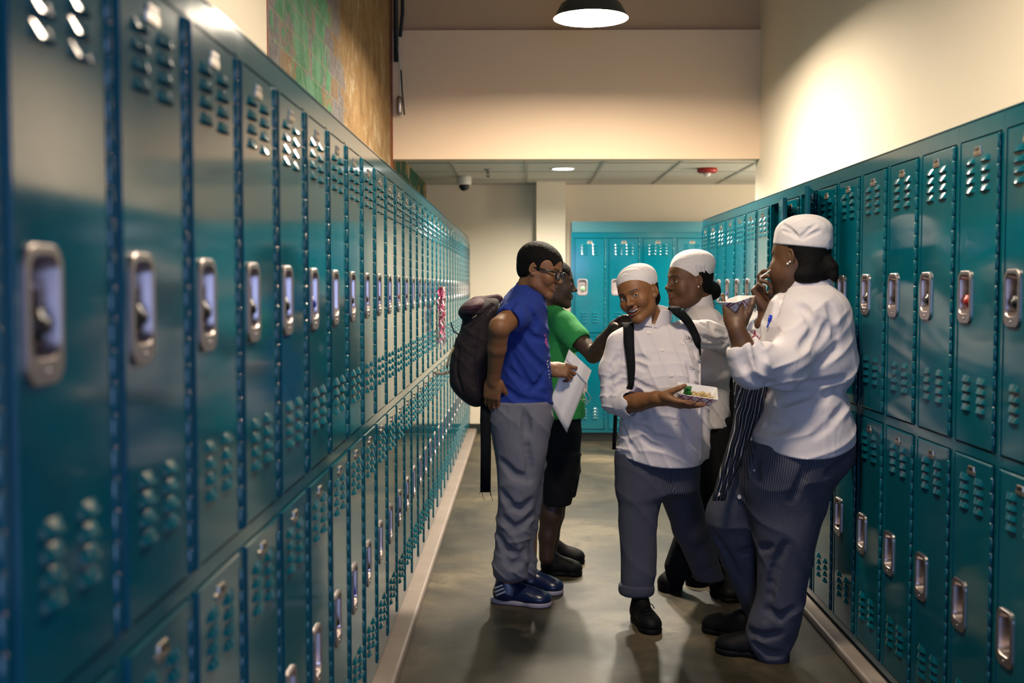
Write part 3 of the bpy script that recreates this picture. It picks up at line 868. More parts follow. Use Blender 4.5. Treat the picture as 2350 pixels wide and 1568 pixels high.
M['shoe'] = simple('dark_shoe', (.004, .004, .005, 1), .6, nscale=90)
M['shoe'].node_tree.nodes['Principled BSDF'].inputs['Specular IOR Level'].default_value = .15
M['navy_shoe'] = simple('navy_shoe', (.006, .014, .055, 1), .28)
M['sole'] = simple('grey_sole', (.30, .28, .34, 1), .5)
t = NT('lens_glass'); t.P(Base_Color=(1, 1, 1, 1), Roughness=.02, Alpha=.14); t.b.inputs['IOR'].default_value = 1.5; M['lens_glass'] = t.m

def V3(p): return np.array([p[0], p[1], p[2]], float)
def pt(px, py, Y): return V3(at(px, py, Y))
def srow(py, xl, xr, Y, ry, ang=0):
    a, b = pt(xl, py, Y), pt(xr, py, Y)
    return (float((a[2]+b[2])/2), float((a[0]+b[0])/2), float(Y), float((b[0]-a[0])/2), float(ry), ang)

class Head:
    """c = centre (mid-ear height), R = frame; all shape numbers are metres in head space"""
    def __init__(s, c, fwd, up, sc=1.0, fat=0.0, smile=0.0, gape=0.0, nose=1.0, jaw=1.0, lips=1.0):
        s.c = np.array(c, float); s.R = frame(fwd, up); s.sc = sc
        s.fat, s.smile, s.gape, s.nose, s.jaw, s.lips = fat, smile, gape, nose, jaw, lips
    def w(s, p): return s.c + s.R @ (np.array(p, float) * s.sc)
    def loc(s, V): return ((V - s.c) @ s.R) / s.sc
    def build(s, neck_to, res=.002, neck_r=(.052, .056), extra=None):
        lo = np.minimum(s.c - .17*s.sc, np.array(neck_to) - .08); hi = np.maximum(s.c + .17*s.sc, np.array(neck_to) + .08)
        f = Field(lo, hi, res); R, q, w = s.R, s.sc, s.w
        E = lambda p, r, k=.012, op='u', Rl=None: f.ell(w(p), np.array(r)*q, R if Rl is None else R @ Rl, k*q, op)
        C = lambda a, b, ra, rb, k=.010, op='u': f.cone(w(a), w(b), ra*q, rb*q, k*q, op)
        fa = s.fat
        E((0, .022, .038), (.0745, .094, .079), .01)                      # cranium
        E((0, -.022, .022), (.066, .066, .070), .03)                      # forehead
        E((0, -.026, -.034), (.057+fa*.012, .056, .074), .03)             # face mass
        for x in (-1, 1):
            C((x*.052*(.4+.6*s.jaw), .004, -.030), (x*.046*(s.jaw), -.008, -.066), .018+fa*.012, .016+fa*.014, .03)   # ramus
            C((x*.046*s.jaw, -.008, -.066), (x*.012, -.066, -.098), .016+fa*.013, .014+fa*.004, .028)  # jaw line
            E((x*.040, -.058, -.022), (.020, .018, .015), .022)            # cheekbone
            E((x*(.035+fa*.006), -.054-s.smile*.006, -.042+s.smile*.007), (.020+fa*.010, .019+fa*.008, .020+fa*.010), .022)  # cheek
            C((x*.010, -.083, .019), (x*.040, -.068, .022), .0085, .0075, .012)   # brow
            E((x*.031, -.090, .001), (.0175, .0120, .0115), .014, 's')    # socket
            E((x*.031, -.0705, .000), (.0150, .0135, .0130), .003)        # eyelids over the ball
            E((x*.031, -.0855, -.0008), (.0132, .0095, .0031 if s.smile < .5 else .0038), .0015, 's')  # lid opening
        C((0, -.082, .014), (0, -.099, -.022), .0070*s.nose, .0085*s.nose, .012)      # nose bridge
        E((0, -.1035, -.029), (.0112*s.nose, .0110*s.nose, .0095), .007)            # tip
        for x in (-1, 1):
            E((x*.0135*s.nose, -.0925, -.0315), (.0082*s.nose, .0095, .0075), .005)   # wing
            E((x*.0065*s.nose, -.0995, -.0395), (.0038, .0045, .0035), .002, 's')
        E((0, -.076, -.060), (.026, .016, .019), .016)                    # muzzle
        E((0, -.070, -.100), (.021+fa*.005, .016, .015), .016)            # chin
        mw = .0235 + .0070*s.smile; cz = -.062 + .0125*s.smile; ml = -.0585 - .003*s.smile
        up_z = -.0565 + .0030*s.smile + .001*s.gape; lo_z = -.0665 - .003*s.smile - .0045*s.gape
        L = s.lips
        # lips follow arcs from corner to corner
        def arc(zc, y0, r0, r1, k):
            pts = []
            for i in range(9):
                u = -1 + i/4; x = u*mw
                pts.append(((x, y0 + .013*u*u*(1+s.smile*.3), zc + (cz - zc)*u*u), r0*(1-abs(u)**2)+r1*abs(u)**2))
            for (a, ra), (b, rb) in zip(pts, pts[1:]): C(a, b, ra, rb, k)
        lp = .0030 if L > 1.2 else 0
        arc(up_z, -.0885 - lp, (.0050 - .0014*s.smile)*L, .0018, .004); arc(lo_z, -.0865 - lp, (.0060 - .0012*s.smile)*L, .0018, .004)
        if s.gape > 0 or s.smile > .5:
            g = max(s.gape, .4)
            pts = [(u*mw*.97, -.089 + .0125*u*u, (up_z+lo_z)/2 + (cz - (up_z+lo_z)/2)*u*u, (.0018 + .0056*g)*(1 - u**4*.85)) for u in np.linspace(-1, 1, 9)]
            for a, b in zip(pts, pts[1:]): C(a[:3], b[:3], a[3], b[3], .0015, 's')
        else:
            pts = [(u*mw*.98, -.0945 + .013*u*u, (up_z+lo_z)/2 + .0006 + (cz - (up_z+lo_z)/2)*u*u) for u in np.linspace(-1, 1, 9)]
            for a, b in zip(pts, pts[1:]): C(a, b, .0014, .0014, .0015, 's')
        if s.smile > .3:       # nasolabial folds
            for x in (-1, 1):
                C((x*.018, -.088, -.037), (x*.036, -.078, -.058), .0016, .0014, .005, 's')
        for x in (-1, 1):      # ears
            Re = np.array(Matrix.Rotation(x*math.radians(-22), 3, 'Z')) @ np.array(Matrix.Rotation(math.radians(10), 3, 'X'))
            E((x*.0765, .012, .000), (.0065, .0165, .027), .006, 'u', Re)
            E((x*.0822, .010, .004), (.0055, .0105, .0175), .003, 's', Re)
            E((x*.0800, .006, -.002), (.0045, .0075, .012), .003, 'u', Re)
            E((x*.0850, .006, -.001), (.004, .004, .006), .002, 's', Re)
            E((x*.0745, .004, -.026), (.0055, .009, .009), .005, 'u', Re)
        nb = s.loc(np.array(neck_to)[None])[0]
        f.cone(w((0, .028, -.045)), neck_to, neck_r[0]*q, neck_r[1]*q, .025*q)
        if fa > .4: E((0, -.035, -.092), (.045, .045, .026), .03)
        if extra: extra(f, s)
        s.mw, s.cz, s.up_z, s.lo_z = mw, cz, up_z, lo_z
        return f
    def paint(s, base, lip, brow=(.012, .007, .005), V=None, hair_line=None):
        L = s.loc(V); x, y, z = L[:, 0], L[:, 1], L[:, 2]; ax = np.abs(x)
        c = np.tile(np.array(base), (len(V), 1))
        def mixin(m, col, a=1.0):
            m = np.clip(m, 0, 1)[:, None]*a; return c*(1-m) + np.array(col)[None]*m
        front = y < -.050
        u = np.clip(ax / s.mw, 0, 1)
        zu, zl = s.up_z + (s.cz - s.up_z)*u*u, s.lo_z + (s.cz - s.lo_z)*u*u
        hw = (.0075 - .0025*s.smile)*s.lips*(1 - u**2) + .0010
        m = ((z < zu + hw*.8) & (z > zl - hw) & (ax < s.mw) & (y < -.066)).astype(float)
        c = mixin(m, lip, .8)
        inside = ((z < zu - .002) & (z > zl + .002) & (ax < s.mw*.8) & (y > -.086 + .012*u*u) & front & (y < -.05)).astype(float)
        if s.smile > .5 or s.gape > .2: c = mixin(inside, (.02, .004, .004), .9)
        bz = .0225 - ((ax - .030)/.022)**2*.0035 + .001
        m = np.exp(-((z - bz)/.0026)**4) * ((ax > .011) & (ax < .048) & (y < -.045))
        c = mixin(m, brow, .92)
        m = np.exp(-(((ax - .031)/.0135)**2 + ((z)/.0055)**2)**3) * ((y < -.06) & (y > -.095))
        c = mixin(m, tuple(b*.45 for b in base), .6)     # darker lid margin
        m = np.exp(-((ax-.036)/.018)**2 - ((z+.026)/.016)**2) * (y < -.03); c = mixin(m, (min(base[0]*1.25, 1), base[1]*1.02, base[2]), .35)
        return c
    def eyes(s, parent, gaze=(0, 0), r=.0118):
        for x in (-1, 1):
            bm = bmesh.new()
            g = Vector((gaze[0], -1, gaze[1])).normalized(); a0 = g.orthogonal().normalized(); b0 = g.cross(a0); rr = r*s.sc; rings = []
            th = [.5, 9, 20, 26, 28, 45, 70, 100, 140, 179.5]
            for q_ in th:
                q_ = math.radians(q_); rings.append([bm.verts.new((g*math.cos(q_) + (a0*math.cos(2*PI*k/24) + b0*math.sin(2*PI*k/24))*math.sin(q_))*rr) for k in range(24)])
            for ri, (ra_, rb_) in enumerate(zip(rings, rings[1:])):
                for k in range(24):
                    f = bm.faces.new((ra_[k], ra_[(k+1) % 24], rb_[(k+1) % 24], rb_[k])); f.smooth = True
                    if ri < 3: f.material_index = 1
            bmesh.ops.recalc_face_normals(bm, faces=bm.faces)
            R = Matrix([list(q) for q in s.R])
            bmesh.ops.transform(bm, matrix=R.to_4x4(), verts=bm.verts)
            p = s.w((x*.031, -.0718, 0)); bmesh.ops.translate(bm, vec=Vector(p), verts=bm.verts)
            obj('eye', bm, [M['eye_white'], M['iris']], parent)
    def teeth(s, parent):
        bm = bmesh.new(); n = 11; w = s.mw*.80
        for i in range(n):
            u0, u1 = -1 + 2*i/n, -1 + 2*(i+1)/n; um = (u0+u1)/2
            x = um*w; y = -.0868 + .0125*um*um; zt = s.up_z - .0005 + (s.cz - s.up_z)*um*um*.8; h = .0105 - .0045*abs(um)
            hw = w/n*1.0
            vs = box(bm, x-hw, x+hw, y, y+.004, zt-h, zt)
        bmesh.ops.bevel(bm, geom=bm.edges[:], offset=.0004, segments=1, affect='EDGES')
        M4 = Matrix([list(q) for q in s.R]).to_4x4() @ Matrix.Scale(s.sc, 4)
        M4.translation = Vector(s.c); bmesh.ops.transform(bm, matrix=M4, verts=bm.verts)
        obj('teeth', bm, M['teeth'], parent, True)
    def cap(s, parent, brim=(.052, .018), res=.0025, puff=(0, .02, .02), seed=1, h=1.0, tilt=0.0, knot=None, crown=.90, lines=None, rad=(.084, .104, .078)):
        """soft skull cap: brim = z of lower edge at front and back in head space"""
        f = Field(s.c - .18*s.sc, s.c + .19*s.sc, res); q = s.sc
        E = lambda p, r, k=.012, op='u': f.ell(s.w(p), np.array(r)*q, s.R, k*q, op)
        E((0, .020, .045), (rad[0]-.003, rad[1]-.004, rad[2]+.004), .01)
        E((0+puff[0], .018+puff[1], .072*h+puff[2]), (rad[0]*crown, rad[1]*crown, .054*h), .03)
        fd = folds(seed, .0035, (.3, 1, .4), 150, 1.0, 26); RR = s.R
        band = s.w((0, 0, brim[0] + .03))
        f.warp(lambda X, Y, Z: fd(X, Y, Z) * np.clip(((X-band[0])*RR[0, 2] + (Y-band[1])*RR[1, 2] + (Z-band[2])*RR[2, 2])/.015, .12, 1))
        # cut below the brim plane
        a, b = s.w((0, -.09, brim[0])), s.w((0, .11, brim[1])); d = b - a; xx = s.R[:, 0] + s.R[:, 2]*tilt
        n = np.cross(d, xx); n = n if n.dot(s.R[:, 2]) < 0 else -n
        f.half(a, n, .006)
        if knot is not None: E(knot, (.022, .018, .026), .008); E((knot[0], knot[1]+.008, knot[2]-.022), (.010, .008, .020), .006)
        if lines: f.creases(lines, .0022, .006, .007)
        return mesh_from('cap', [f], M['cap_cloth'], parent)

def hand(f, wrist, fdir, pdir, thumb_side, curl=(.5, .5, .5, .5), spread=.12, sc=1.0, thumb=(.5, .3), curls2=None):
    """five-fingered hand added to field f. fdir: wrist->knuckles, pdir: direction the palm faces,
    thumb_side: +1/-1 along cross(fdir, pdir). returns fingertip positions"""
    fd = np.array(fdir, float); fd /= np.linalg.norm(fd); pd = np.array(pdir, float); pd -= fd*pd.dot(fd); pd /= np.linalg.norm(pd)
    sd = np.cross(fd, pd)*thumb_side; W = np.array(wrist, float)
    Q = lambda a, b, c: W + (fd*a + sd*b + pd*c)*sc
    Rm = np.stack([fd, sd, pd], 1)
    f.ell(Q(.050, .0, .0), np.array((.052, .041, .0155))*sc, Rm, .012)
    f.cone(Q(-.012, 0, 0), Q(.02, 0, 0), .0255*sc, .024*sc, .015)
    for b in (.028, .010, -.009, -.027): f.cone(Q(.015, b*.5, 0), Q(.086, b, -.001), .0125*sc, .0115*sc, .010)
    f.ell(Q(.034, .026, .008), np.array((.028, .017, .0165))*sc, Rm, .012)
    f.ell(Q(.032, -.024, .007), np.array((.028, .013, .013))*sc, Rm, .012)
    tips = []
    for i, (b, L, r) in enumerate(((.029, (.042, .025, .021), .0095), (.010, (.047, .029, .022), .0098), (-.009, (.043, .027, .021), .0092), (-.027, (.034, .020, .018), .0080))):
        p = Q(.088, b, -.001); ang = 0.0; lat = b/.029*spread; cu = curl[i]
        d0 = fd*math.cos(lat) + sd*math.sin(lat)
        seg = (cu*.95, cu*1.25, cu*.8) if curls2 is None else curls2[i]
        for j in range(3):
            ang += seg[j]; d = d0*math.cos(ang) + pd*math.sin(ang)
            q = p + d*L[j]*sc; f.cone(p, q, r*(1-.08*j)*sc, r*(.90-.08*j)*sc, .004 if j == 0 else .002); 
            if j < 2: f.ell(q, np.ones(3)*r*(.97-.07*j)*sc, None, .002)
            p = q
        tips.append(p)
    p = Q(.022, .028, .010); d = fd*math.cos(thumb[0]) + sd*math.sin(thumb[0]); d = d*math.cos(thumb[1]) + pd*math.sin(thumb[1])
    q = p + d*.040*sc; f.cone(p, q, .0150*sc, .0120*sc, .008)
    d2 = d*.92 + (fd*.6 + pd*.5)*.35; d2 /= np.linalg.norm(d2)
    p = q; q = p + d2*.030*sc; f.cone(p, q, .0118*sc, .0108*sc, .003)
    d3 = d2*.85 + (fd*.5 + pd*.6)*.35; d3 /= np.linalg.norm(d3)
    p = q; q = p + d3*.023*sc; f.cone(p, q, .0108*sc, .0085*sc, .003); tips.append(q)
    return tips
def fieldbox(pts, pad, res):
    A = np.array(pts); return Field(A.min(0) - pad, A.max(0) + pad, res)
def shoe(parent, heel, toe, ground=0.0, h=.075, w=.043, mat=None, sole=True, name='shoe', ankle=.11, solemat=None):
    heel = np.array([heel[0], heel[1], ground]); toe = np.array([toe[0], toe[1], ground]); d = toe - heel; L = np.linalg.norm(d); d /= L
    sdir = np.array([-d[1], d[0], 0]); R = np.stack([d, sdir, np.array([0, 0, 1.])], 1)
    f = Field(np.minimum(heel, toe) - .09, np.maximum(heel, toe) + [.09, .09, .20], .003)
    P = lambda a, z: heel + d*L*a + np.array([0, 0, z])
    f.ell(P(.18, .042), (L*.20, w*.86, .048), R, .02); f.ell(P(.52, .040), (L*.36, w*.90, .038), R, .03)
    f.ell(P(.77, .033), (L*.23, w*1.05, .032), R, .03); f.cone(P(.20, .05), P(.18, ankle), w*.85, w*.80, .03)
    f.cone(P(.25, .085), P(.62, .050), w*.6, w*.62, .02)
    f.half(P(0, .012), (0, 0, -1), .003)
    o = mesh_from(name, [f], mat or M['shoe'], parent)
    g = Field(np.minimum(heel, toe) - .08, np.maximum(heel, toe) + [.08, .08, .06], .003)
    for a, r in ((.17, .86), (.45, .86), (.76, 1.06)): g.ell(P(a, .012), (L*.24, w*r*1.04, .04), R, .02)
    g.half(P(0, .022), (0, 0, 1), .003); g.half(P(0, .001), (0, 0, -1), .002)
    mesh_from('sole', [g], solemat or M['shoe'], o)
    return o
def ribbon(bm, pts, wdir, w, th=.004, mi=0):
    """band of thickness th and half-width w along pts; wdir list or single vector"""
    pts = [Vector(p) for p in pts]; n = len(pts); rings = []
    for i, p in enumerate(pts):
        t = (pts[min(i+1, n-1)] - pts[max(i-1, 0)]).normalized()
        wd = Vector(wdir[i] if isinstance(wdir, list) else wdir); wd = (wd - t*wd.dot(t)).normalized(); nn = t.cross(wd)
        ww = w[i] if isinstance(w, (list, tuple)) else w
        rings.append([bm.verts.new(p + wd*ww*a + nn*th*b) for a, b in ((-1, -.5), (1, -.5), (1, .5), (-1, .5))])
    for a, b in zip(rings, rings[1:]):
        for k in range(4):
            f = bm.faces.new((a[k], a[(k+1) % 4], b[(k+1) % 4], b[k])); f.material_index = mi; f.smooth = True
    bm.faces.new(rings[0][::-1]); bm.faces.new(rings[-1])
def disc(bm, p, n, r, th=.002):
    n = Vector(n).normalized(); a = n.orthogonal().normalized(); b = n.cross(a); p = Vector(p)
    prof = [(.0001, th*.35), (r*.5, th*.3), (r*.62, th*.6), (r*.9, th*.65), (r, th*.3), (r, -th)]; rings = []
    for rr, h in prof: rings.append([bm.verts.new(p + a*rr*math.cos(2*PI*k/16) + b*rr*math.sin(2*PI*k/16) + n*h) for k in range(16)])
    for x, y in zip(rings, rings[1:]):
        for k in range(16): bm.faces.new((x[k], y[k], y[(k+1) % 16], x[(k+1) % 16])).smooth = True
def raycast_y(o, x, z):
    """nearest surface point of mesh o seen from the viewer along +y at (x, z)"""
    hit, p, n, i = o.ray_cast(Vector((x, -2, z)), Vector((0, 1, 0)))
    return (p, n) if hit else (None, None)
def on_surface(o, px, py):
    d = at(px, py, 5.0) - CP
    hit, p, n, i = o.ray_cast(CP, d.normalized())
    return (p, n) if hit else (None, None)

def collar(neck0, neck1, r0, r1, parent, front, top_tilt=.0, notch=.035, th=.006, mat='white_cloth', cut=None):
    """stand-up collar: an open-fronted cone shell round the neck"""
    a, b = np.array(neck0, float), np.array(neck1, float); ax = (b-a)/np.linalg.norm(b-a)
    f = Field(np.minimum(a, b) - r0 - .03, np.maximum(a, b) + r0 + .03, .0022)
    f.cone(a - ax*.02, b + ax*.03, r0, r1, .001)
    f.cone(a - ax*.06, b + ax*.09, r0 - th, r1 - th, .002, 's')
    fr = np.array(front, float); fr -= ax*fr.dot(ax); fr /= np.linalg.norm(fr); sd = np.cross(ax, fr)
    n = ax + fr*top_tilt; f.half(b, n, .003); f.half(a, -ax, .003)
    if notch > 0:      # rounded V opening
        L = np.linalg.norm(b - a)
        for t in np.linspace(0, 1.5, 40):
            c = a + ax*L*t + fr*r0; f.cone(c - fr*.05, c + fr*.05, notch*(.15 + t), notch*(.15 + t), .002, 's')
    return mesh_from('collar', [f], M[mat], parent)

def short_hair(h, parent, th=.006, line=.0, res=.0022, back=-.050):
    g = Field(h.c - .15, h.c + .16, res); q = h.sc; fa = h.fat
    E = lambda p, r, k=.01, op='u': g.ell(h.w(p), np.array(r)*q, h.R, k*q, op)
    E((0, .022, .038), (.0745+th, .094+th, .079+th)); E((0, -.020, .030), (.0665+th, .066+th, .064+th), .02)
    E((0, .045, -.020), (.058+th*.6, .056+th*.5, .050), .03)
    E((0, -.098, -.012 + line), (.066, .062, .074), .006, 's')          # forehead and face
    for x in (-1, 1):
        E((x*.082, -.056, .012), (.036, .040, .050), .004, 's')
        E((x*.085, .014, -.010), (.024, .022, .034), .003, 's')
        E((x*.080, -.015, -.050), (.040, .050, .038), .003, 's')
    g.half(h.w((0, .05, back)), h.R @ np.array((0, -.25, -1)), .004)
    w1 = wob(5, 420, 7); w2 = wob(6, 700, 7)
    g.warp(lambda X, Y, Z: .0011*w1(X, Y, Z) + .0007*w2(X, Y, Z))
    return mesh_from('hair', [g], M['hair'], parent, smooth_it=0)
def long_hair(h, parent, tail, res=.0028, nape=False):
    """hair gathered at the nape; tail = list of (head-space point, radius)"""
    g = Field(h.c - .20, h.c + .22, res); q = h.sc
    E = lambda p, r, k=.01, op='u': g.ell(h.w(p), np.array(r)*q, h.R, k*q, op)
    E((0, .026, .030), (.0785, .096, .080)); E((0, .055, -.030), (.062+h.fat*.006, .054, .045), .03)
    E((0, -.075, -.03), (.12, .075, .10), .008, 's')
    for x in (-1, 1):
        E((x*.088, .010, -.012), (.026, .020, .034), .003, 's')
        E((x*.088, -.008, -.056), (.034, .050, .036), .006, 's')
    if nape: E((0, .044, -.066), (.080, .060, .044), .02)
    for (a, ra), (b, rb) in zip(tail, tail[1:]): g.cone(h.w(a), h.w(b), ra*q, rb*q, .012)
    fd = folds(4, .002, (.2, .3, 1), 420, .5, 30); g.warp(lambda X, Y, Z: fd(X, Y, Z))
    return mesh_from('hair', [g], M['hair'], parent, smooth_it=1)
def hbm(h, bm):
    M4 = Matrix([list(q) for q in h.R]).to_4x4() @ Matrix.Scale(h.sc, 4); M4.translation = Vector(h.c)
    bmesh.ops.transform(bm, matrix=M4, verts=bm.verts)
# ------------------------------------------------------------------ the five people
BROWN = (.205, .086, .029); MID = (.105, .044, .016); DEEP = (.085, .037, .015); LIP = (.24, .070, .050)
def person(head, body_fields, base, lip, label, smooth_it=1):
    fields = body_fields if head is None else [head.f] + body_fields
    def colr(V):
        c = head.paint(base, lip, V=V)
        return c
    o = mesh_from('person', fields, M['skin'], None, color=colr, smooth_it=smooth_it)
    tag(o, label, 'person')
    return o

# ===== A: the smiling young cook in the middle =====
def cook_smiling():
    Y = 4.62
    h = Head(pt(1465, 677, Y + .035), (-.56, -.80, -.13), (-.30, .10, 1), .98, smile=1.0, gape=1.0, jaw=.84, nose=.92)
    neck = pt(1504, 745, Y + .065)
    h.f = h.build(neck, neck_r=(.043, .045))
    # torso, legs (under the clothes), right arm with hand
    b = Field(pt(1370, 720, Y) - [.05, .2, .95], pt(1660, 720, Y) + [.1, .25, .08], .006)
    b.stack([srow(760, 1440, 1585, Y+.05, .07), srow(850, 1440, 1590, Y+.03, .09), srow(960, 1435, 1590, Y+.04, .09), srow(1060, 1430, 1600, Y+.04, .09)])
    b.cone(neck, pt(1510, 800, Y + .05), .05, .08, .03)
    el, wr = pt(1412, 932, Y - .01), pt(1512, 915, Y - .19)
    b.cone(pt(1430, 800, Y + .035), el, .036, .028, .02)
    f = fieldbox([el, wr, pt(1600, 900, Y - .2)], .07, .002)
    f.cone(el*.75 + wr*.25, el*.45 + wr*.55, .040, .038, .01); f.cone(el*.45 + wr*.55, wr, .038, .0285, .01)
    fd = pt(1575, 930, Y - .235) - wr
    hand(f, wr, fd, (.0, .45, .9), 1, curl=(.10, .10, .12, .16), spread=.05, sc=1.0, thumb=(.30, .55))
    # legs inside the trousers down to the shoes
    b.chain([pt(1465, 1060, Y+.04), pt(1468, 1210, Y+.02), pt(1470, 1375, Y)], [.075, .055, .04], .02)
    b2 = Field(pt(1480, 1400, Y+.3) - [.1, .3, .1], pt(1700, 1060, Y+.3) + [.1, .2, .05], .008)
    b2.chain([pt(1560, 1060, Y+.08), pt(1590, 1200, Y+.22), pt(1632, 1325, Y+.33)], [.06, .05, .03], .02)
    o = person(h, [b, f, b2], BROWN, LIP, 'smiling person in white cook jacket and cap, head tilted, holding a paper food tray')
    h.eyes(o, gaze=(.42, .10)); h.teeth(o)
    c = h.cap(o, brim=(.043, -.016), puff=(0, .016, .002), seed=11, rad=(.084, .104, .072), res=.0022)
    # hair line under the cap
    g = Field(h.c - .13, h.c + .13, .0025)
    g.ell(h.w((0, .030, .030)), np.array((.0775, .088, .080))*h.sc, h.R, .01)
    g.ell(h.w((0, .060, -.035)), np.array((.058, .045, .040))*h.sc, h.R, .03)
    g.ell(h.w((0, -.035, -.035)), np.array((.12, .070, .075))*h.sc, h.R, .008, 's')
    g.cone(h.w((.0, -.02, .0)), h.w((0, -.02, -.001)), .066*h.sc, .066*h.sc, .006, 's')
    mesh_from('hair', [g], M['hair'], o)
    # jacket
    fo = folds(3, .010, (.25, .3, 1), 52, 1.1, 9); fo2 = folds(8, .007, (1, 0, .35), 60, .9, 8)
    fn = lambda x, y, z: fo(x, y, z) + fo2(x, y, z)
    J = Field(pt(1365, 700, Y) - [0, .28, .72], pt(1715, 690, Y) + [.02, .55, .03], .0035)
    rows = [srow(748, 1455, 1568, Y+.055, .060), srow(765, 1420, 1590, Y+.05, .080), srow(800, 1415, 1602, Y+.035, .100), srow(850, 1425, 1606, Y+.02, .125),
            srow(890, 1432, 1606, Y+.01, .130), srow(940, 1424, 1608, Y+.02, .120), srow(1000, 1417, 1612, Y+.03, .125), srow(1045, 1415, 1614, Y+.035, .130), srow(1066, 1418, 1612, Y+.035, .130)]
    J.stack(rows, .02, fold=fn, cap=.006, ex=2.2)
    J.stack([srow(900, 1560, 1622, Y+.09, .05), srow(980, 1570, 1630, Y+.10, .06), srow(1052, 1570, 1628, Y+.10, .06)], .02, fold=fn, cap=.01)
    J.ell(pt(1494, 768, Y+.06), (.095, .080, .034), None, .03)
    for q_ in ((1440, 778), (1566, 776)): J.cone(pt(1494, 772, Y+.055), pt(q_[0], q_[1], Y+.055), .050, .048, .03)
    J.cone(pt(1572, 766, Y+.06), pt(1622, 768, Y+.16), .058, .060, .03); J.cone(pt(1622, 768, Y+.16), pt(1668, 782, Y+.26), .060, .058, .02); J.cone(pt(1668, 782, Y+.26), pt(1650, 745, Y+.42), .058, .045, .02)
    fs = folds(77, .009, (.25, .1, 1), 95, .5, 8)
    J.warp(lambda x, y, z: fs(x, y, z)*np.clip((x - .715)/.04, 0, 1)*np.clip((z - 1.09)/.03, 0, 1).astype(np.float32))
    sh, e2 = pt(1424, 790, Y + .035), pt(1416, 916, Y + .0)
    fa = folds(21, .008, (.4, .2, 1), 70, 1.2, 12)
    J.cone(pt(1455, 765, Y+.05), sh, .045, .052, .02)
    J.chain([sh, pt(1408, 850, Y+.02), e2], [.056, .060, .066], .02, kk=.02)
    J.cone(e2, pt(1440, 927, Y-.06), .066, .054, .02)
    J.warp(lambda x, y, z: fa(x, y, z)*np.clip((sh[0] + .05 - x)/.03, 0, 1).astype(np.float32))
    ce = pt(1442, 926, Y-.065); cd = (wr - el)/np.linalg.norm(wr - el)      # turned-back cuff
    J.cone(ce - cd*.022, ce + cd*.004, .0565, .0565, .003)
    J.cone(ce + cd*.002, ce + cd*.05, .046, .043, .002, 's')
    J.ell(ce + cd*.045, (.040, .040, .06), None, .001, 's')
    J.creases([[(1455,819),(1471,821),(1486,827)], [(1453,833),(1468,841),(1480,846)], [(1450,871),(1478,888),(1504,896)], [(1440,942),(1454,950),(1477,958)],
               [(1450,978),(1480,984),(1502,1004),(1540,1010)], [(1579,835),(1586,858),(1588,880)], [(1430,985),(1438,1010),(1460,1040)], [(1600,820),(1592,800),(1575,780)],
               [(1416,821),(1401,846),(1390,885)], [(1425,858),(1402,874),(1391,900)], [(1431,881),(1410,889),(1395,904)], [(1437,775),(1436,800),(1432,830)], [(1560,960),(1575,990),(1578,1030)],
               [(1432,905),(1450,915),(1470,918)], [.010,(1612,742),(1640,760),(1666,766)], [.010,(1610,772),(1640,784),(1668,782)], [.008,(1612,795),(1642,797),(1664,792)], [.008,(1618,722),(1630,740),(1634,755)], [(1520,1030),(1490,1020),(1465,1000)]], .006, .009, .012)
    J.cutbelow([(1416, 1040), (1510, 1067), (1606, 1066)], Y)
    jk = mesh_from('jacket', [J], M['white_cloth'], o)
    collar(pt(1493, 760, Y+.060), pt(1504, 702, Y+.085), .080, .074, jk, (-.02, -1, .1), top_tilt=.36, notch=.021)
    bm = bmesh.new()
    for px, py in ((1489, 763), (1534, 745), (1519, 803), (1566, 788), (1540, 861), (1588, 843), (1556, 912), (1553, 971), (1596, 956)):
        p, n = on_surface(jk, px, py)
        if p: disc(bm, p + n*.001, n, .0095)
    obj('buttons', bm, M['btn'], jk)
    bm = bmesh.new(); pts = []
    for py in range(835, 1064, 12):                                # front edge of the overlap
        p, n = on_surface(jk, 1604 if py < 1000 else 1605, py)
        if p: pts.append(p + n*.0015)
    if len(pts) > 3: ribbon(bm, pts, [Vector((1, 0, 0))]*len(pts), .006, .004); obj('front_edge', bm, M['white_cloth'], jk)
    # little embroidered lettering on the breast
    bm = bmesh.new(); x0, y0 = 1575, 778
    strokes = [((0,-9),(1,0)),((1,0),(4,-1)),((6,0),(5,-9)),((5,-9),(10,0)),((10,0),(9,-9)),((12,-9),(14,0)),((14,0),(17,-9)),((18,-9),(19,0)),((22,0),(21,-9))]
    def lp(u, v): return on_surface(jk, x0 + u*.85 - v*-.35*0, y0 + v*.9 + u*.35)
    for a, b in strokes:
        (p, n), (q, n2) = lp(*a), lp(*b)
        if p and q: tube(bm, [p + n*.001, q + n2*.001], .0011, 5)
    obj('embroidery', bm, M['thread'], jk)
    bm = bmesh.new(); (p, n), (q, n2) = lp(6, 4), lp(15, 3)
    if p and q: tube(bm, [p + n*.001, q + n2*.001], .0012, 5); obj('embroidered_underline', bm, M['gold'], jk)
    # trousers
    ft = folds(31, .005, (.6, 0, 1), 20, 1.6, 7)
    T = Field(pt(1400, 1040, Y) - [0, .2, .62], pt(1700, 1040, Y) + [.05, .62, .02], .004)
    T.stack([srow(1365, 1424, 1498, Y+.0, .062), srow(1330, 1424, 1503, Y+.0, .066), srow(1280, 1424, 1508, Y+.01, .068), srow(1200, 1420, 1508, Y+.02, .072), srow(1120, 1417, 1525, Y+.03, .085), srow(1040, 1417, 1530, Y+.04, .09)], .03, fold=ft, cap=.006)
    T.stack([srow(1130, 1420, 1600, Y+.05, .095), srow(1080, 1417, 1607, Y+.05, .10), srow(1040, 1417, 1607, Y+.05, .10)], .05, fold=ft)
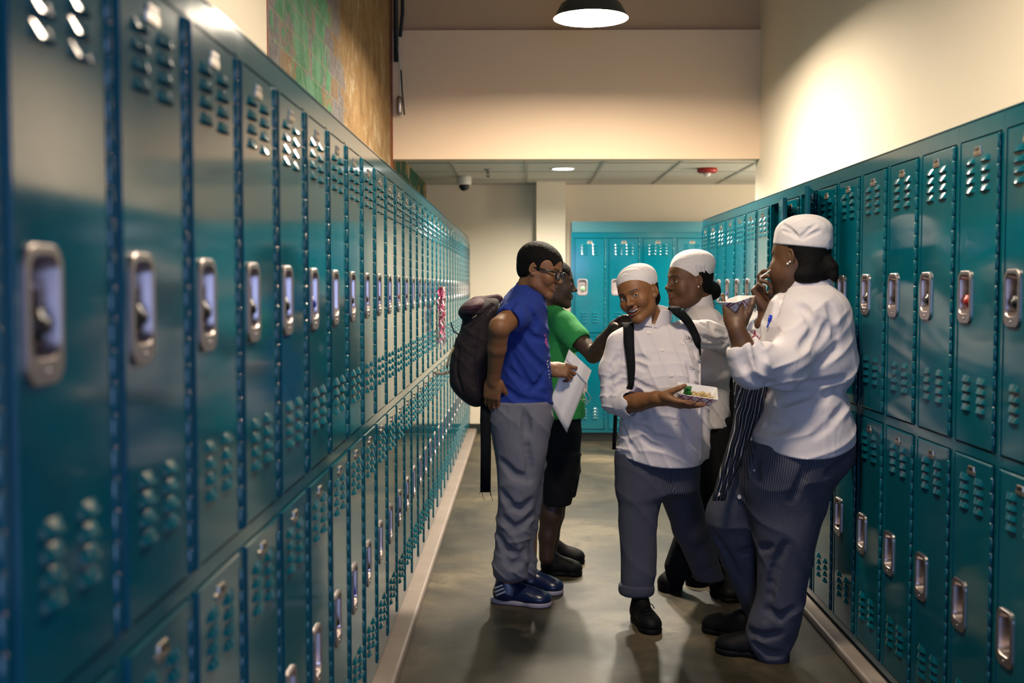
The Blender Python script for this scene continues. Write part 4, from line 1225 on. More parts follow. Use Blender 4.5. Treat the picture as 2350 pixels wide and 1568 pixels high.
    T.chain([pt(1550, 1100, Y+.08), pt(1585, 1210, Y+.20), pt(1636, 1350, Y+.35)], [.088, .075, .060], .04, kk=.03)
    T.half(pt(1636, 1362, Y+.35), (0, 0, -1), .004)
    tr = mesh_from('trousers', [T], M['check'], o)
    weave_coords(tr, [[pt(1461, 1370, Y), pt(1465, 1200, Y+.02), pt(1470, 1080, Y+.04)], [pt(1636, 1360, Y+.35), pt(1585, 1210, Y+.2), pt(1560, 1080, Y+.08)]], float(pt(0, 1076, Y)[2]), pt(1512, 1060, Y+.05))
    K = fieldbox([pt(1462, 1350, Y)], .12, .003); K.stack([srow(1364, 1421, 1500, Y, .066), srow(1352, 1419, 1502, Y, .069), srow(1337, 1421, 1500, Y, .067)], .01, cap=.012)
    cu = mesh_from('cuff', [K], M['check'], tr); weave_coords(cu, [[pt(1461, 1370, Y), pt(1461, 1330, Y)]], 9, (0, 0))
    shoe(o, pt(1462, 1392, Y+.03), pt(1502, 1447, Y-.20)*1.0, w=.043)
    shoe(o, pt(1640, 1372, Y+.42), pt(1690, 1392, Y+.26), w=.043)
    bm = bmesh.new(); 
    for k_ in range(4):
        a = pt(1476 + k_*6, 1398 + k_*9, Y-.09 - k_*.02); tube(bm, [a + [-.02, -.02, .012], a + [0, -.028, .02], a + [.022, -.018, .012]], .0025, 6)
    tube(bm, [pt(1488, 1385, Y-.08), pt(1497, 1388, Y-.12), pt(1502, 1397, Y-.12)], .002, 5)
    obj('shoelaces', bm, M['shoe'], o)
    # backpack with shoulder straps, carried on the back
    bag = Field(pt(1440, 760, Y+.24) - [.03, .12, .55], pt(1600, 760, Y+.24) + [.03, .12, .05], .006)
    bag.rbox(pt(1515, 880, Y+.225), (.125, .055, .20), None, .045, .01)
    bo = mesh_from('backpack', [bag], M['black_cloth'], None)
    tag(bo, 'black backpack on the back of the smiling cook, its straps over both shoulders', 'backpack')
    for pts_, w_ in (([(1443, 752), (1441, 775), (1446, 810), (1451, 845), (1451, 872), (1446, 890)], [.022, .022, .019, .017, .014, .011]),
                     ([(1548, 716), (1564, 724), (1580, 742), (1592, 766), (1600, 792)], [.021, .022, .019, .017, .016])):
        left = pts_[0][0] < 1500; NN = Vector((-.15, -1, .25)) if left else Vector((.35, -.9, .45))
        P = []
        for q in pts_:
            p, n = on_surface(jk, *q); P.append((p if p is not None else Vector(pt(q[0], q[1], Y - .03))) + NN.normalized()*.013)
        for _ in range(2): P = [P[0]] + [(P[i-1] + P[i]*2 + P[i+1])/4 for i in range(1, len(P)-1)] + [P[-1]]
        P = [P[0] + Vector((.0, .13, -.01)), P[0] + Vector((0, .055, .014))] + P + [P[-1] + Vector((-.03 if left else .02, .08, -.05))]
        w_ = [w_[0]]*2 + w_ + [w_[-1]*.8]; NS = [Vector((0, 0, 1)), Vector((0, -.3, 1))] + [NN]*(len(P) - 2)
        PP, WW, N2 = [], [], []
        for i in range(len(P)-1):
            for t_ in (0, .25, .5, .75):
                a = P[max(i-1, 0)]; b_ = P[i]; c_ = P[i+1]; d_ = P[min(i+2, len(P)-1)]
                PP.append(.5*((2*b_) + (c_-a)*t_ + (2*a-5*b_+4*c_-d_)*t_*t_ + (3*b_-a-3*c_+d_)*t_**3)); WW.append(w_[i]*(1-t_)+w_[i+1]*t_); N2.append(NS[i].lerp(NS[i+1], t_))
        wd = [(PP[min(i+1, len(PP)-1)] - PP[max(i-1, 0)]).normalized().cross(N2[i]) for i in range(len(PP))]
        ribbon(bm := bmesh.new(), PP, wd, WW, .007); obj('shoulder_strap', bm, M['black_cloth'], bo)
    bm = bmesh.new(); ribbon(bm, [pt(1413, 945, Y+.12), pt(1411, 990, Y+.12), pt(1409, 1032, Y+.11)], (1, .2, 0), .008, .003); obj('strap_end', bm, M['black_cloth'], bo)
    return o, jk, wr
M['btn'] = glossy('button_plastic', (.62, .56, .55, 1), .35)
M['gold'] = glossy('gold_thread', (.35, .22, .05, 1), .5)
M['thread'] = glossy('dark_thread', (.05, .035, .02, 1), .7)
PA, JA, WA = cook_smiling()
# ===== C: the large cook leaning on the right-hand lockers =====
def cook_leaning():
    Y = 4.16
    def extra(f, s):
        f.ell(s.w((.040, -.040, -.060)), np.array((.040, .045, .042)), s.R, .03); f.ell(s.w((0, -.03, -.105)), np.array((.055, .055, .028)), s.R, .03)
        f.ell(s.w((.0, .060, -.085)), np.array((.050, .040, .050)), s.R, .03)
    h = Head(pt(1831, 592, Y + .03), (-.76, .64, -.06), (.06, 0, 1), 1.06, fat=1.0)
    neck = pt(1862, 668, Y + .03)
    h.f = h.build(neck, neck_r=(.056, .060), extra=extra, res=.0025)
    b = Field(pt(1700, 640, Y) - [.1, .3, 1.0], pt(1960, 640, Y) + [0, .35, .02], .008)
    b.stack([srow(700, 1820, 1910, Y, .10), srow(760, 1775, 1935, Y, .15), srow(880, 1785, 1915, Y, .15), srow(1030, 1740, 1930, Y, .17)])
    # near (left) arm and hand
    el, wr = pt(1795, 850, Y - .22), pt(1691, 757, Y - .27)
    b.cone(pt(1878, 740, Y - .10), el, .055, .052, .02)
    f = fieldbox([el, wr, pt(1680, 700, Y - .22), pt(1730, 800, Y)], .08, .0022)
    cf = pt(1717, 826, Y - .27)
    f.cone(el, cf, .045, .045, .01); f.cone(cf, wr, .048, .031, .012)
    t1 = hand(f, wr, (-.14, .22, 1), (.25, .9, .1), -1, spread=.12, sc=.97, thumb=(.66, -.20), curls2=[(1.3, 1.2, .8), (1.35, 1.2, .8), (1.3, 1.2, .8), (.25, .45, .5)])
    # far (right) arm and hand raised to the mouth
    e2, w2 = pt(1775, 800, Y + .10), pt(1757, 712, Y + .06)
    g = fieldbox([e2, w2, pt(1715, 630, Y + .02)], .08, .0022)
    g.cone(e2, pt(1757, 745, Y + .06), .045, .040, .01); g.cone(pt(1757, 745, Y + .06), w2, .040, .030, .01)
    t2 = hand(g, w2, (-.42, .0, 1), (.75, -.62, .25), 1, spread=.05, sc=1.0, thumb=(.25, .60),
              curls2=[(.35, .75, .65), (.75, 1.0, .7), (1.0, 1.2, .8), (1.15, 1.25, .9)])
    b.chain([pt(1850, 1060, Y-.02), pt(1815, 1230, Y-.02), pt(1775, 1490, Y)], [.10, .075, .05], .02)
    b.chain([pt(1760, 1070, Y+.12), pt(1685, 1190, Y+.12), pt(1735, 1430, Y+.20)], [.09, .07, .05], .02)
    b.half(pt(1775, 1500, Y), (0, 0, -1), .003)
    o = person(h, [b, f, g], DEEP, (.12, .04, .035), 'large person in white cook jacket leaning on the right lockers, hand raised to the mouth')
    h.cap(o, brim=(.055, .022), puff=(0, .008, .024), seed=5, h=1.0, rad=(.0890, .1105, .079), res=.0025, knot=(.012, .106, .056), lines=[[(1829, 546), (1815, 536), (1797, 530)], [(1829, 543), (1812, 526), (1796, 516)], [(1836, 546), (1852, 530), (1872, 514)], [(1842, 548), (1862, 538), (1880, 530)]])
    long_hair(h, o, [((0, .050, -.060), .056), ((0, .078, -.048), .042), ((0, .108, -.026), .024), ((.0, .124, -.044), .022), ((.0, .131, -.070), .016), ((.0, .138, -.092), .006)], nape=True)
    bm = bmesh.new(); bmesh.ops.create_uvsphere(bm, u_segments=12, v_segments=8, radius=.0042)
    bmesh.ops.translate(bm, vec=(.0865, .004, -.026), verts=bm.verts)
    bm2 = bm; bmesh.ops.create_uvsphere(bm2, u_segments=12, v_segments=8, radius=.0036, matrix=Matrix.Translation((.086, .0125, -.020))); hbm(h, bm2)
    obj('earring', bm2, M['pearl'], o, True)
    # jacket
    J = Field(pt(1672, 610, Y) - [.08, .40, .72], pt(1975, 610, Y) + [.01, .42, .03], .0042)
    fo = folds(40, .007, (.5, .2, -1), 30, .9, 6); fo2 = folds(44, .006, (1, .3, .2), 34, .8, 6)
    fn = lambda x, y, z: fo(x, y, z) + fo2(x, y, z)
    J.stack([srow(655, 1806, 1908, Y+.03, .095), srow(680, 1778, 1934, Y+.02, .155), srow(730, 1752, 1950, Y+.02, .20), srow(780, 1742, 1957, Y+.02, .21), srow(840, 1745, 1960, Y+.01, .21),
             srow(872, 1752, 1950, Y+.01, .20), srow(893, 1760, 1937, Y+.01, .185), srow(930, 1752, 1945, Y+.01, .195), srow(985, 1728, 1957, Y+.01, .215), srow(1042, 1716, 1960, Y+.01, .225)], .03, fold=fn, cap=.006, ex=2.3)
    fa = folds(51, .007, (.35, .1, -1), 38, 1.0, 7)
    sh = pt(1872, 735, Y - .10)
    A = J
    A.cone(pt(1880, 700, Y-.04), sh, .060, .088, .03); A.cone(sh, pt(1802, 842, Y-.20), .088, .084, .03); A.cone(pt(1802, 842, Y-.20), pt(1720, 832, Y-.265), .082, .074, .03)
    A.warp(lambda x, y, z: fa(x, y, z)*np.clip((Y - .10 - y)/.05, 0, 1)*np.clip((z - .98)/.05, 0, 1).astype(np.float32))
    A.chain([pt(1812, 715, Y+.16), pt(1775, 790, Y+.16), pt(1757, 765, Y+.08)], [.07, .066, .056], .02, kk=.02)       # far sleeve
    cd = (wr - cf)/np.linalg.norm(wr - cf)
    A.cone(cf - cd*.030 + [.004, 0, 0], cf + cd*.026, .077, .066, .008); A.half(cf + cd*.045, cd, .004) if False else A.cone(cf + cd*.088, cf + cd*.16, .056, .06, .004, 's')
    # hem falls lower in the middle of the back
    n = np.cross(pt(1964, 1000, Y) - pt(1712, 1012, Y), (0, 1, 0)); A.half(pt(1840, 1036, Y), (0, 0, -1), .004)
    J.cutbelow([(1712, 1006), (1840, 1037), (1962, 1000)], Y)
    A.creases([[.014, (1762, 893), (1800, 890), (1850, 884), (1900, 878), (1940, 872)], [.012, (1838, 800), (1862, 770), (1880, 735)], [.010, (1870, 800), (1890, 772), (1900, 742)], [.010, (1770, 865), (1748, 840), (1738, 812)],
               [.008, (1735, 780), (1740, 800), (1752, 818)], [(1830, 870), (1862, 850), (1900, 820), (1925, 790)], [(1905, 700), (1915, 730), (1920, 770)], [(1880, 920), (1900, 905), (1935, 892)], [(1790, 925), (1830, 912), (1870, 898)],
               [(1755, 975), (1785, 985), (1812, 975)], [(1870, 1000), (1905, 975), (1935, 935)], [(1830, 700), (1850, 715), (1862, 740)], [(1700, 800), (1706, 835), (1716, 860)], [(1722, 868), (1745, 880), (1775, 884)], [(1800, 660), (1786, 690), (1776, 720)]], .0055, .010, .020)
    jk = mesh_from('jacket', [J], M['white_cloth'], o)
    collar(pt(1856, 676, Y+.03), pt(1850, 636, Y+.03), .100, .088, jk, (-.85, .50, .0), top_tilt=.28, notch=.02, th=.007)
    # turned-back cuff edge and breast pocket edge
    bm = bmesh.new(); pts = [on_surface(jk, *q)[0] for q in ((1712, 872), (1700, 850), (1698, 825), (1704, 800), (1716, 788))]
    # apron hanging in front
    bm = bmesh.new(); ap = [(868, 1683, 1768), (900, 1686, 1760), (940, 1687, 1752), (975, 1683, 1735), (1010, 1675, 1722), (1050, 1662, 1708), (1090, 1650, 1688), (1125, 1640, 1672), (1150, 1636, 1664)]
    rings = []
    for i, (py, xl, xr) in enumerate(ap):
        u = i/(len(ap)-1); yc = Y - .05 - .05*u; fr = []
        for j in range(17):
            t_ = j/16; px = xl + (xr-xl)*t_; fr.append(Vector(pt(px, py, yc + .012*math.sin(t_*19 + i*.35)*(1-.4*u) + .06*t_)))
        bk = [p + Vector((0, .012, 0)) for p in fr[::-1]]; rings.append([bm.verts.new(p) for p in fr + bk])
    for a, b_ in zip(rings, rings[1:]):
        for k in range(len(a)): bm.faces.new((a[k], b_[k], b_[(k+1) % len(a)], a[(k+1) % len(a)])).smooth = True
    bm.faces.new(rings[0]); bm.faces.new(rings[-1][::-1]); bmesh.ops.recalc_face_normals(bm, faces=bm.faces)
    apn = obj('apron', bm, M['pin'], o)
    # trousers
    T = Field(pt(1612, 1000, Y) - [.01, .28, .90], pt(1965, 1000, Y) + [.01, .38, .02], .0042)
    ft = folds(61, .006, (.6, 0, 1), 17, 1.4, 6); ft2 = folds(63, .004, (1, 0, .3), 30, 1.2, 6); fn2 = lambda x, y, z: ft(x, y, z) + ft2(x, y, z)
    T.stack([srow(1010, 1712, 1957, Y+.01, .20), srow(1060, 1700, 1950, Y, .20), srow(1110, 1695, 1915, Y-.01, .17), srow(1160, 1710, 1895, Y-.02, .14), srow(1230, 1728, 1875, Y-.03, .12), srow(1300, 1738, 1860, Y-.03, .10),
             srow(1370, 1735, 1846, Y-.02, .095), srow(1430, 1716, 1836, Y-.01, .095), srow(1475, 1714, 1818, Y, .09), srow(1510, 1738, 1806, Y, .075), srow(1534, 1750, 1803, Y, .062)], .03, fold=fn2, cap=.008)
    T.stack([srow(1040, 1690, 1830, Y+.08, .13), srow(1085, 1664, 1810, Y+.10, .13), srow(1130, 1640, 1790, Y+.11, .13), srow(1175, 1620, 1765, Y+.12, .12), srow(1220, 1625, 1748, Y+.13, .105), srow(1280, 1648, 1745, Y+.16, .09),
             srow(1340, 1676, 1750, Y+.19, .075), srow(1400, 1703, 1765, Y+.21, .07), srow(1440, 1712, 1770, Y+.22, .07)], .03, fold=fn2, cap=.01)
    T.creases([[.010, (1800, 1250), (1782, 1290), (1770, 1340), (1755, 1420)], [(1700, 1270), (1730, 1262), (1765, 1255)], [(1855, 1060), (1840, 1100), (1815, 1150)], [(1640, 1230), (1665, 1270), (1690, 1320)], [(1735, 1060), (1728, 1080), (1736, 1100)],
               [(1730, 1480), (1760, 1500), (1800, 1505)], [(1720, 1450), (1750, 1462), (1790, 1455)], [(1760, 1400), (1790, 1420), (1820, 1400)], [(1900, 1090), (1925, 1070), (1950, 1055)]], .007, .011, .018)
    tr = mesh_from('trousers', [T], M['check'], o)
    weave_coords(tr, [[pt(1776, 1530, Y), pt(1776, 1450, Y-.01), pt(1800, 1300, Y-.03), pt(1805, 1160, Y-.02), pt(1830, 1050, Y)], [pt(1740, 1440, Y+.22), pt(1712, 1340, Y+.19), pt(1690, 1220, Y+.13), pt(1700, 1130, Y+.11)]], 9, (0, 0), .135)
    bm = bmesh.new()
    for q in ((1697, 1141), (1649, 1135)):
        p, n = on_surface(apn if q[0] < 1660 else tr, *q)
        if p: disc(bm, p + n*.001, n, .008)
    p, n = on_surface(tr, 1731, 1080)
    if p: bmesh.ops.create_uvsphere(bm, u_segments=10, v_segments=8, radius=.004, matrix=Matrix.Translation(p))
    obj('buttons', bm, M['btn'], tr)
    shoe(o, (.985, 4.14), (.74, 4.24), w=.050, ankle=.07); shoe(o, (.90, 4.34), (.745, 4.52), w=.050, ankle=.08)
    return o, jk, wr, t1, t2, h
PC, JC, WC, TC1, TC2, HC = cook_leaning()

# ===== B: the cook behind, face in profile =====
def cook_behind():
    Y = 5.12
    h = Head(pt(1579, 644, Y), (-.93, -.36, -.04), (.03, 0, 1), 1.03, fat=.8, gape=.55, nose=1.12, lips=1.35)
    neck = pt(1606, 704, Y + .03)
    h.f = h.build(neck, neck_r=(.058, .066), res=.0022)
    b = Field(pt(1500, 690, Y) - [.05, .3, 1.25], pt(1690, 690, Y) + [.05, .35, .02], .008)
    b.stack([srow(715, 1580, 1640, Y, .09), srow(800, 1592, 1668, Y, .12), srow(1000, 1600, 1675, Y, .13)])
    b.chain([pt(1640, 1000, Y-.06), pt(1625, 1150, Y-.05), pt(1560, 1310, Y-.02)], [.09, .07, .045], .02); b.chain([pt(1640, 1000, Y+.08), pt(1650, 1160, Y+.10), pt(1650, 1320, Y+.15)], [.09, .07, .045], .02)
    e1, w1 = pt(1642, 860, Y-.16), pt(1570, 850, Y-.20)
    f = fieldbox([e1, w1, pt(1520, 845, Y-.2)], .07, .004); f.cone(e1, w1, .042, .028, .01); hand(f, w1, (-1, 0, .05), (0, .6, .5), 1, curl=(.4, .4, .4, .5))
    o = person(h, [b, f], MID, (.17, .06, .05), 'person in white cook jacket and cap seen in profile behind the smiling cook')
    h.eyes(o, gaze=(.1, 0))
    h.cap(o, brim=(.044, -.030), puff=(0, .016, .010), seed=22, rad=(.0855, .106, .074), knot=(.0, .114, .005), lines=[[(1612, 648), (1608, 628), (1600, 612)], [(1617, 650), (1616, 630), (1610, 612)], [(1622, 652), (1624, 632), (1619, 614)], [(1560, 600), (1590, 596), (1612, 606)]])
    long_hair(h, o, [((0, .080, -.040), .050), ((0, .118, -.050), .040), ((0, .122, -.056), .037)])
    bm = bmesh.new(); bmesh.ops.create_uvsphere(bm, u_segments=10, v_segments=8, radius=.0036, matrix=Matrix.Translation((.084, .004, -.027))); hbm(h, bm); obj('earring', bm, M['pearl'], o, True)
    J = Field(pt(1535, 690, Y) - [0, .28, .62], pt(1695, 690, Y) + [.01, .3, .03], .005); fo = folds(71, .011, (.7, 0, .4), 48, .9, 7)
    J.stack([srow(702, 1582, 1632, Y+.01, .09), srow(722, 1570, 1650, Y, .14), srow(760, 1562, 1668, Y, .16), srow(820, 1566, 1676, Y, .165), srow(900, 1572, 1676, Y, .165), srow(976, 1575, 1672, Y, .17)], .03, fold=fo, cap=.01)
    J.cone(pt(1625, 740, Y-.10), pt(1646, 850, Y-.15), .068, .062, .03); J.cone(pt(1646, 850, Y-.15), pt(1590, 855, Y-.19), .060, .050, .02); J.warp(lambda x, y, z: (.5*fo(x*1.3, y, z*1.2)).astype(np.float32))
    jk = mesh_from('jacket', [J], M['white_cloth'], o)
    collar(pt(1604, 712, Y+.02), pt(1600, 684, Y+.02), .074, .064, jk, (-.95, -.2, 0), top_tilt=.15, notch=.025)
    T = Field(pt(1500, 940, Y) - [.02, .3, .8], pt(1705, 940, Y) + [.02, .35, .02], .006); fq = folds(75, .008, (.5, 0, 1), 30)
    T.stack([srow(950, 1585, 1690, Y, .15), srow(1060, 1590, 1690, Y, .16), srow(1120, 1590, 1690, Y, .16)], .03, fold=fq)
    T.chain([pt(1640, 1090, Y-.06), pt(1610, 1180, Y-.05), pt(1560, 1300, Y-.03)], [.10, .085, .07], .03, kk=.03); T.chain([pt(1650, 1090, Y+.08), pt(1655, 1180, Y+.10), pt(1650, 1310, Y+.15)], [.10, .085, .07], .03, kk=.03)
    tr = mesh_from('trousers', [T], M['black_cloth'], o)
    ap = Field(pt(1640, 830, Y) - [.02, .3, .5], pt(1705, 830, Y) + [.02, .2, .02], .006)
    ap.stack([srow(835, 1662, 1672, Y-.02, .04), srow(870, 1656, 1690, Y-.02, .10), srow(930, 1662, 1698, Y-.02, .12), srow(1000, 1668, 1700, Y-.02, .13)], .02, fold=fq); mesh_from('waist_apron', [ap], M['black_cloth'], o)
    shoe(o, pt(1560, 1330, Y), pt(1514, 1348, Y-.04), w=.045); shoe(o, (.905, 5.28), (.78, 5.16), w=.045)
    return o
PB = cook_behind()

# ===== D: the young man in the blue shirt =====
def man_blue():
    Y = 4.90
    h = Head(pt(1241, 620, Y - .01), (.90, -.34, -.27), (.24, .0, 1), .98, smile=.75, gape=.25, lips=1.15, nose=1.05, jaw=.95)
    neck = pt(1203, 688, Y + .02)
    h.f = h.build(neck, neck_r=(.052, .058), res=.002)
    b = Field(pt(1100, 660, Y) - [.05, .4, 1.30], pt(1290, 660, Y) + [.08, .3, .02], .007)
    b.stack([srow(705, 1165, 1240, Y, .10), srow(800, 1165, 1245, Y, .11), srow(930, 1155, 1240, Y, .09)])
    sh, el, wr = pt(1192, 715, Y-.13), pt(1146, 752, Y-.27), pt(1133, 868, Y-.16)
    f = fieldbox([sh, el, wr, pt(1120, 910, Y-.1)], .08, .0024)
    f.cone(sh, el, .052, .045, .01); f.cone(el, el*.6+wr*.4, .042, .040, .012); f.cone(el*.6+wr*.4, wr, .040, .027, .01)
    hand(f, wr, (-.10, .25, -1), (.3, 1, 0), 1, curl=(.2, .25, .3, .35), spread=.06)
    w2 = pt(1259, 846, Y+.0); g = fieldbox([w2, pt(1300, 862, Y-.05), pt(1225, 830, Y+.1)], .07, .002)
    g.cone(pt(1215, 815, Y+.12), w2, .040, .028, .01)
    hand(g, w2, (1, -.20, -.12), (.1, .8, -.6), 1, spread=.05, sc=.92, thumb=(.30, .25), curls2=[(.35, .4, .3), (.8, .9, .6), (1.0, 1.0, .6), (1.1, 1.0, .6)])
    b.chain([pt(1190, 975, Y-.06), pt(1185, 1130, Y-.07), pt(1172, 1325, Y-.05)], [.07, .062, .045], .02); b.chain([pt(1205, 975, Y+.07), pt(1205, 1130, Y+.10), pt(1208, 1315, Y+.14)], [.07, .062, .045], .02)
    o = person(h, [b, f, g], (.20, .088, .036), (.23, .080, .060), 'person in blue shirt and grey sweatpants with black glasses and a backpack')
    h.eyes(o, gaze=(-.1, -.1)); h.teeth(o); short_hair(h, o, .0075, .004)
    # glasses
    bm = bmesh.new()
    for x in (-1, 1):
        pr = rrect(x*.033, -.001, .046, .034, .013, 4); tube(bm, [(p[0], -.1005 + abs(p[0]-0)*.16*abs(p[0])*8, p[1]) for p in pr + pr[:1]], .0034, 8, cap=False)
        tube(bm, [(x*.056, -.0935, .008), (x*.071, -.072, .007), (x*.0795, -.03, .005), (x*.0815, .004, .004), (x*.079, .020, -.012)], [.0036, .0040, .0036, .0030, .0026], 8)
    tube(bm, [(-.011, -.1, .004), (0, -.103, .006), (.011, -.1, .004)], .0022, 8); hbm(h, bm); gl = obj('glasses', bm, M['glasses'], None)
    tag(gl, 'black-framed glasses worn by the person in the blue shirt', 'glasses')
    bm = bmesh.new()
    for x in (-1, 1):
        vs = [bm.verts.new((p[0], -.0985 + abs(p[0])*.16*abs(p[0])*8, p[1])) for p in rrect(x*.033, -.001, .045, .033, .013, 4)]; bm.faces.new(vs)
    hbm(h, bm); obj('lenses', bm, M['lens_glass'], gl)
    # shirt
    S = Field(pt(1105, 640, Y) - [0, .36, .66], pt(1285, 640, Y) + [.02, .34, .03], .004)
    fo = folds(81, .009, (-.5, .2, 1), 44, 1.0, 8); fo2 = folds(84, .006, (.8, 0, .7), 60, .8, 8); fn = lambda x, y, z: fo(x, y, z) + fo2(x, y, z)
    S.stack([srow(655, 1180, 1222, Y+.02, .07), srow(672, 1165, 1243, Y+.01, .11), srow(692, 1150, 1252, Y, .15), srow(730, 1142, 1257, Y, .165), srow(780, 1146, 1260, Y, .155), srow(830, 1145, 1264, Y, .15),
             srow(880, 1132, 1268, Y, .15), srow(925, 1120, 1268, Y, .155), srow(941, 1121, 1265, Y, .155)], .03, fold=fn, cap=.006)
    cf = pt(1176, 729, Y-.19); cd = (el - sh)/np.linalg.norm(el - sh)
    S.cone(pt(1205, 690, Y-.06), sh, .052, .066, .03); S.cone(sh, cf, .066, .068, .02)
    S.half(cf + cd*.03, cd, .004) if False else S.ell(cf + cd*.09, (.075, .075, .075), None, .004, 's')
    S.creases([[(1208, 760), (1225, 775), (1250, 780)], [(1195, 790), (1220, 820), (1255, 850)], [(1170, 850), (1205, 880), (1255, 905)], [(1150, 885), (1190, 915), (1250, 925)], [(1215, 700), (1228, 730), (1232, 760)], [(1175, 820), (1195, 850), (1215, 880)],
               [(1250, 860), (1240, 880), (1220, 895)], [(1180, 690), (1172, 700), (1166, 712)]], .006, .010, .015)
    S.cutbelow([(1120, 922), (1190, 938), (1266, 941)], Y)
    st = mesh_from('t_shirt', [S], M['blue_cloth'], o)
    collar(pt(1201, 686, Y+.015), pt(1211, 668, Y+.0), .062, .058, st, (1, 0, 0), top_tilt=.25, notch=0, th=.006, mat='blue_cloth')
    bm = bmesh.new(); rnd = random.Random(2)
    for q in [(1259, 832), (1260, 838), (1261, 845), (1262, 853), (1263, 862), (1264, 868), (1148, 697), (1143, 702), (1141, 708), (1139, 713)]:
        p, n = on_surface(st, q[0] - 4 if q[0] > 1200 else q[0] + 3, q[1])
        if p: tube(bm, [p + n*.0012, p + n*.0012 + Vector((rnd.uniform(-.004, .004), 0, rnd.uniform(.004, .009)))], .0018, 5)
    obj('printed_lettering', bm, M['pearl'], st)
    bm = bmesh.new()
    for q in [((1251, 768), (1254, 776)), ((1254, 776), (1256, 790)), ((1256, 790), (1257, 798)), ((1252, 783), (1256, 794))]:
        (p, n), (p2, n2) = on_surface(st, q[0][0]-2, q[0][1]), on_surface(st, q[1][0]-2, q[1][1])
        if p and p2: tube(bm, [p + n*.0012, p2 + n2*.0012], .0024, 6)
    obj('printed_emblem', bm, M['pink'], st)
    # sweatpants
    T = Field(pt(1105, 915, Y) - [0, .24, .84], pt(1282, 915, Y) + [.02, .34, .02], .0042); ft = folds(91, .007, (.15, 0, 1), 20, 2.2, 9); ft2 = folds(95, .008, (.8, 0, .6), 40, 1.0, 8); fq = lambda x, y, z: ft(x, y, z)*np.clip((.95 - z)/.35, .15, 1) + ft2(x, y, z)
    T.stack([srow(918, 1119, 1266, Y-.02, .14), srow(960, 1119, 1271, Y-.03, .14), srow(1000, 1128, 1262, Y-.04, .13), srow(1050, 1137, 1252, Y-.06, .11), srow(1100, 1141, 1240, Y-.07, .095), srow(1150, 1142, 1232, Y-.07, .09), srow(1200, 1138, 1224, Y-.07, .085),
             srow(1260, 1134, 1216, Y-.06, .085), srow(1305, 1129, 1214, Y-.06, .088), srow(1322, 1134, 1212, Y-.06, .075), srow(1330, 1142, 1206, Y-.06, .06)], .03, fold=fq, cap=.01)
    T.stack([srow(940, 1140, 1262, Y+.08, .12), srow(1040, 1150, 1255, Y+.09, .10), srow(1100, 1152, 1249, Y+.10, .095), srow(1150, 1160, 1246, Y+.11, .09), srow(1200, 1168, 1236, Y+.12, .085), srow(1260, 1182, 1230, Y+.13, .08), srow(1305, 1188, 1233, Y+.13, .08), srow(1326, 1194, 1229, Y+.13, .06)], .03, fold=fq, cap=.01)
    T.creases([[.012, (1150, 1130), (1175, 1165), (1200, 1170), (1222, 1150)], [.012, (1155, 1190), (1180, 1215), (1205, 1205), (1225, 1180)], [.010, (1140, 1230), (1160, 1260), (1185, 1275)], [(1150, 1270), (1175, 1300), (1195, 1290), (1205, 1265)], [(1150, 1060), (1180, 1090), (1210, 1100)], [.012, (1205, 945), (1208, 975), (1210, 1000)], [(1205, 1010), (1215, 1060), (1218, 1100)]], .009, .013, .02)
    mesh_from('sweatpants', [T], M['grey_cloth'], o)
    s1 = shoe(o, (-.125, 4.90), (.125, 4.82), mat=M['navy_shoe'], solemat=M['sole'], w=.050, h=.09, ankle=.125, name='sneaker'); shoe(o, (-.02, 5.08), (.185, 5.02), mat=M['navy_shoe'], solemat=M['sole'], w=.048, ankle=.125, name='sneaker')
    bm = bmesh.new()
    for k in range(3):
        P = []
        for t_ in (0, .33, .66, 1):
            p, n = on_surface(s1, 1132 + k*3 + 22*t_, 1352 + k*7.5 - 9*t_ - k*0)
            if p: P.append(p + n*.001)
        if len(P) > 1: ribbon(bm, P, (.1, 0, 1), .0038, .0025)
    obj('stripes', bm, M['pearl'], s1)
    # backpack
    bag = Field(pt(1020, 670, Y) - [.02, .25, .52], pt(1160, 670, Y) + [.02, .3, .03], .004); fb = folds(101, .007, (.4, 0, 1), 38)
    bag.stack([srow(684, 1100, 1150, Y+.06, .07), srow(705, 1066, 1150, Y+.05, .12), srow(745, 1060, 1146, Y+.05, .145), srow(790, 1042, 1142, Y+.05, .15), srow(850, 1032, 1135, Y+.05, .155), srow(895, 1040, 1130, Y+.05, .15), srow(914, 1058, 1125, Y+.05, .13), srow(930, 1078, 1112, Y+.05, .10)], .03, fold=fb, cap=.02)
    bag.ell(pt(1082, 712, Y+.02), (.060, .13, .040), np.array(Matrix.Rotation(-.35, 3, 'Y')), .012)
    bag.creases([[(1058, 742), (1085, 738), (1110, 722), (1130, 700)], [(1050, 800), (1046, 850), (1058, 900)], [(1095, 760), (1085, 820), (1088, 890)]], .006, .008, .012)
    bo = mesh_from('backpack', [bag], M['bag_cloth'], None); tag(bo, 'stuffed dark maroon backpack on the back of the person in blue', 'backpack')
    fl = Field(pt(1040, 670, Y) - [0, .2, .12], pt(1160, 670, Y) + [.01, .3, .02], .004); fl.ell(pt(1085, 706, Y+.02), (.064, .135, .036), np.array(Matrix.Rotation(-.38, 3, 'Y')), .01); fl.cone(pt(1095, 697, Y+.02), pt(1142, 688, Y+.04), .03, .025, .02)
    mesh_from('top_flap', [fl], M['flap'], bo)
    bm = bmesh.new(); ribbon(bm, [pt(1115, 915, Y-.08), pt(1114, 950, Y-.10), pt(1115, 1030, Y-.10), pt(1114, 1130, Y-.10)], (1, .1, 0), .0225, .004); 
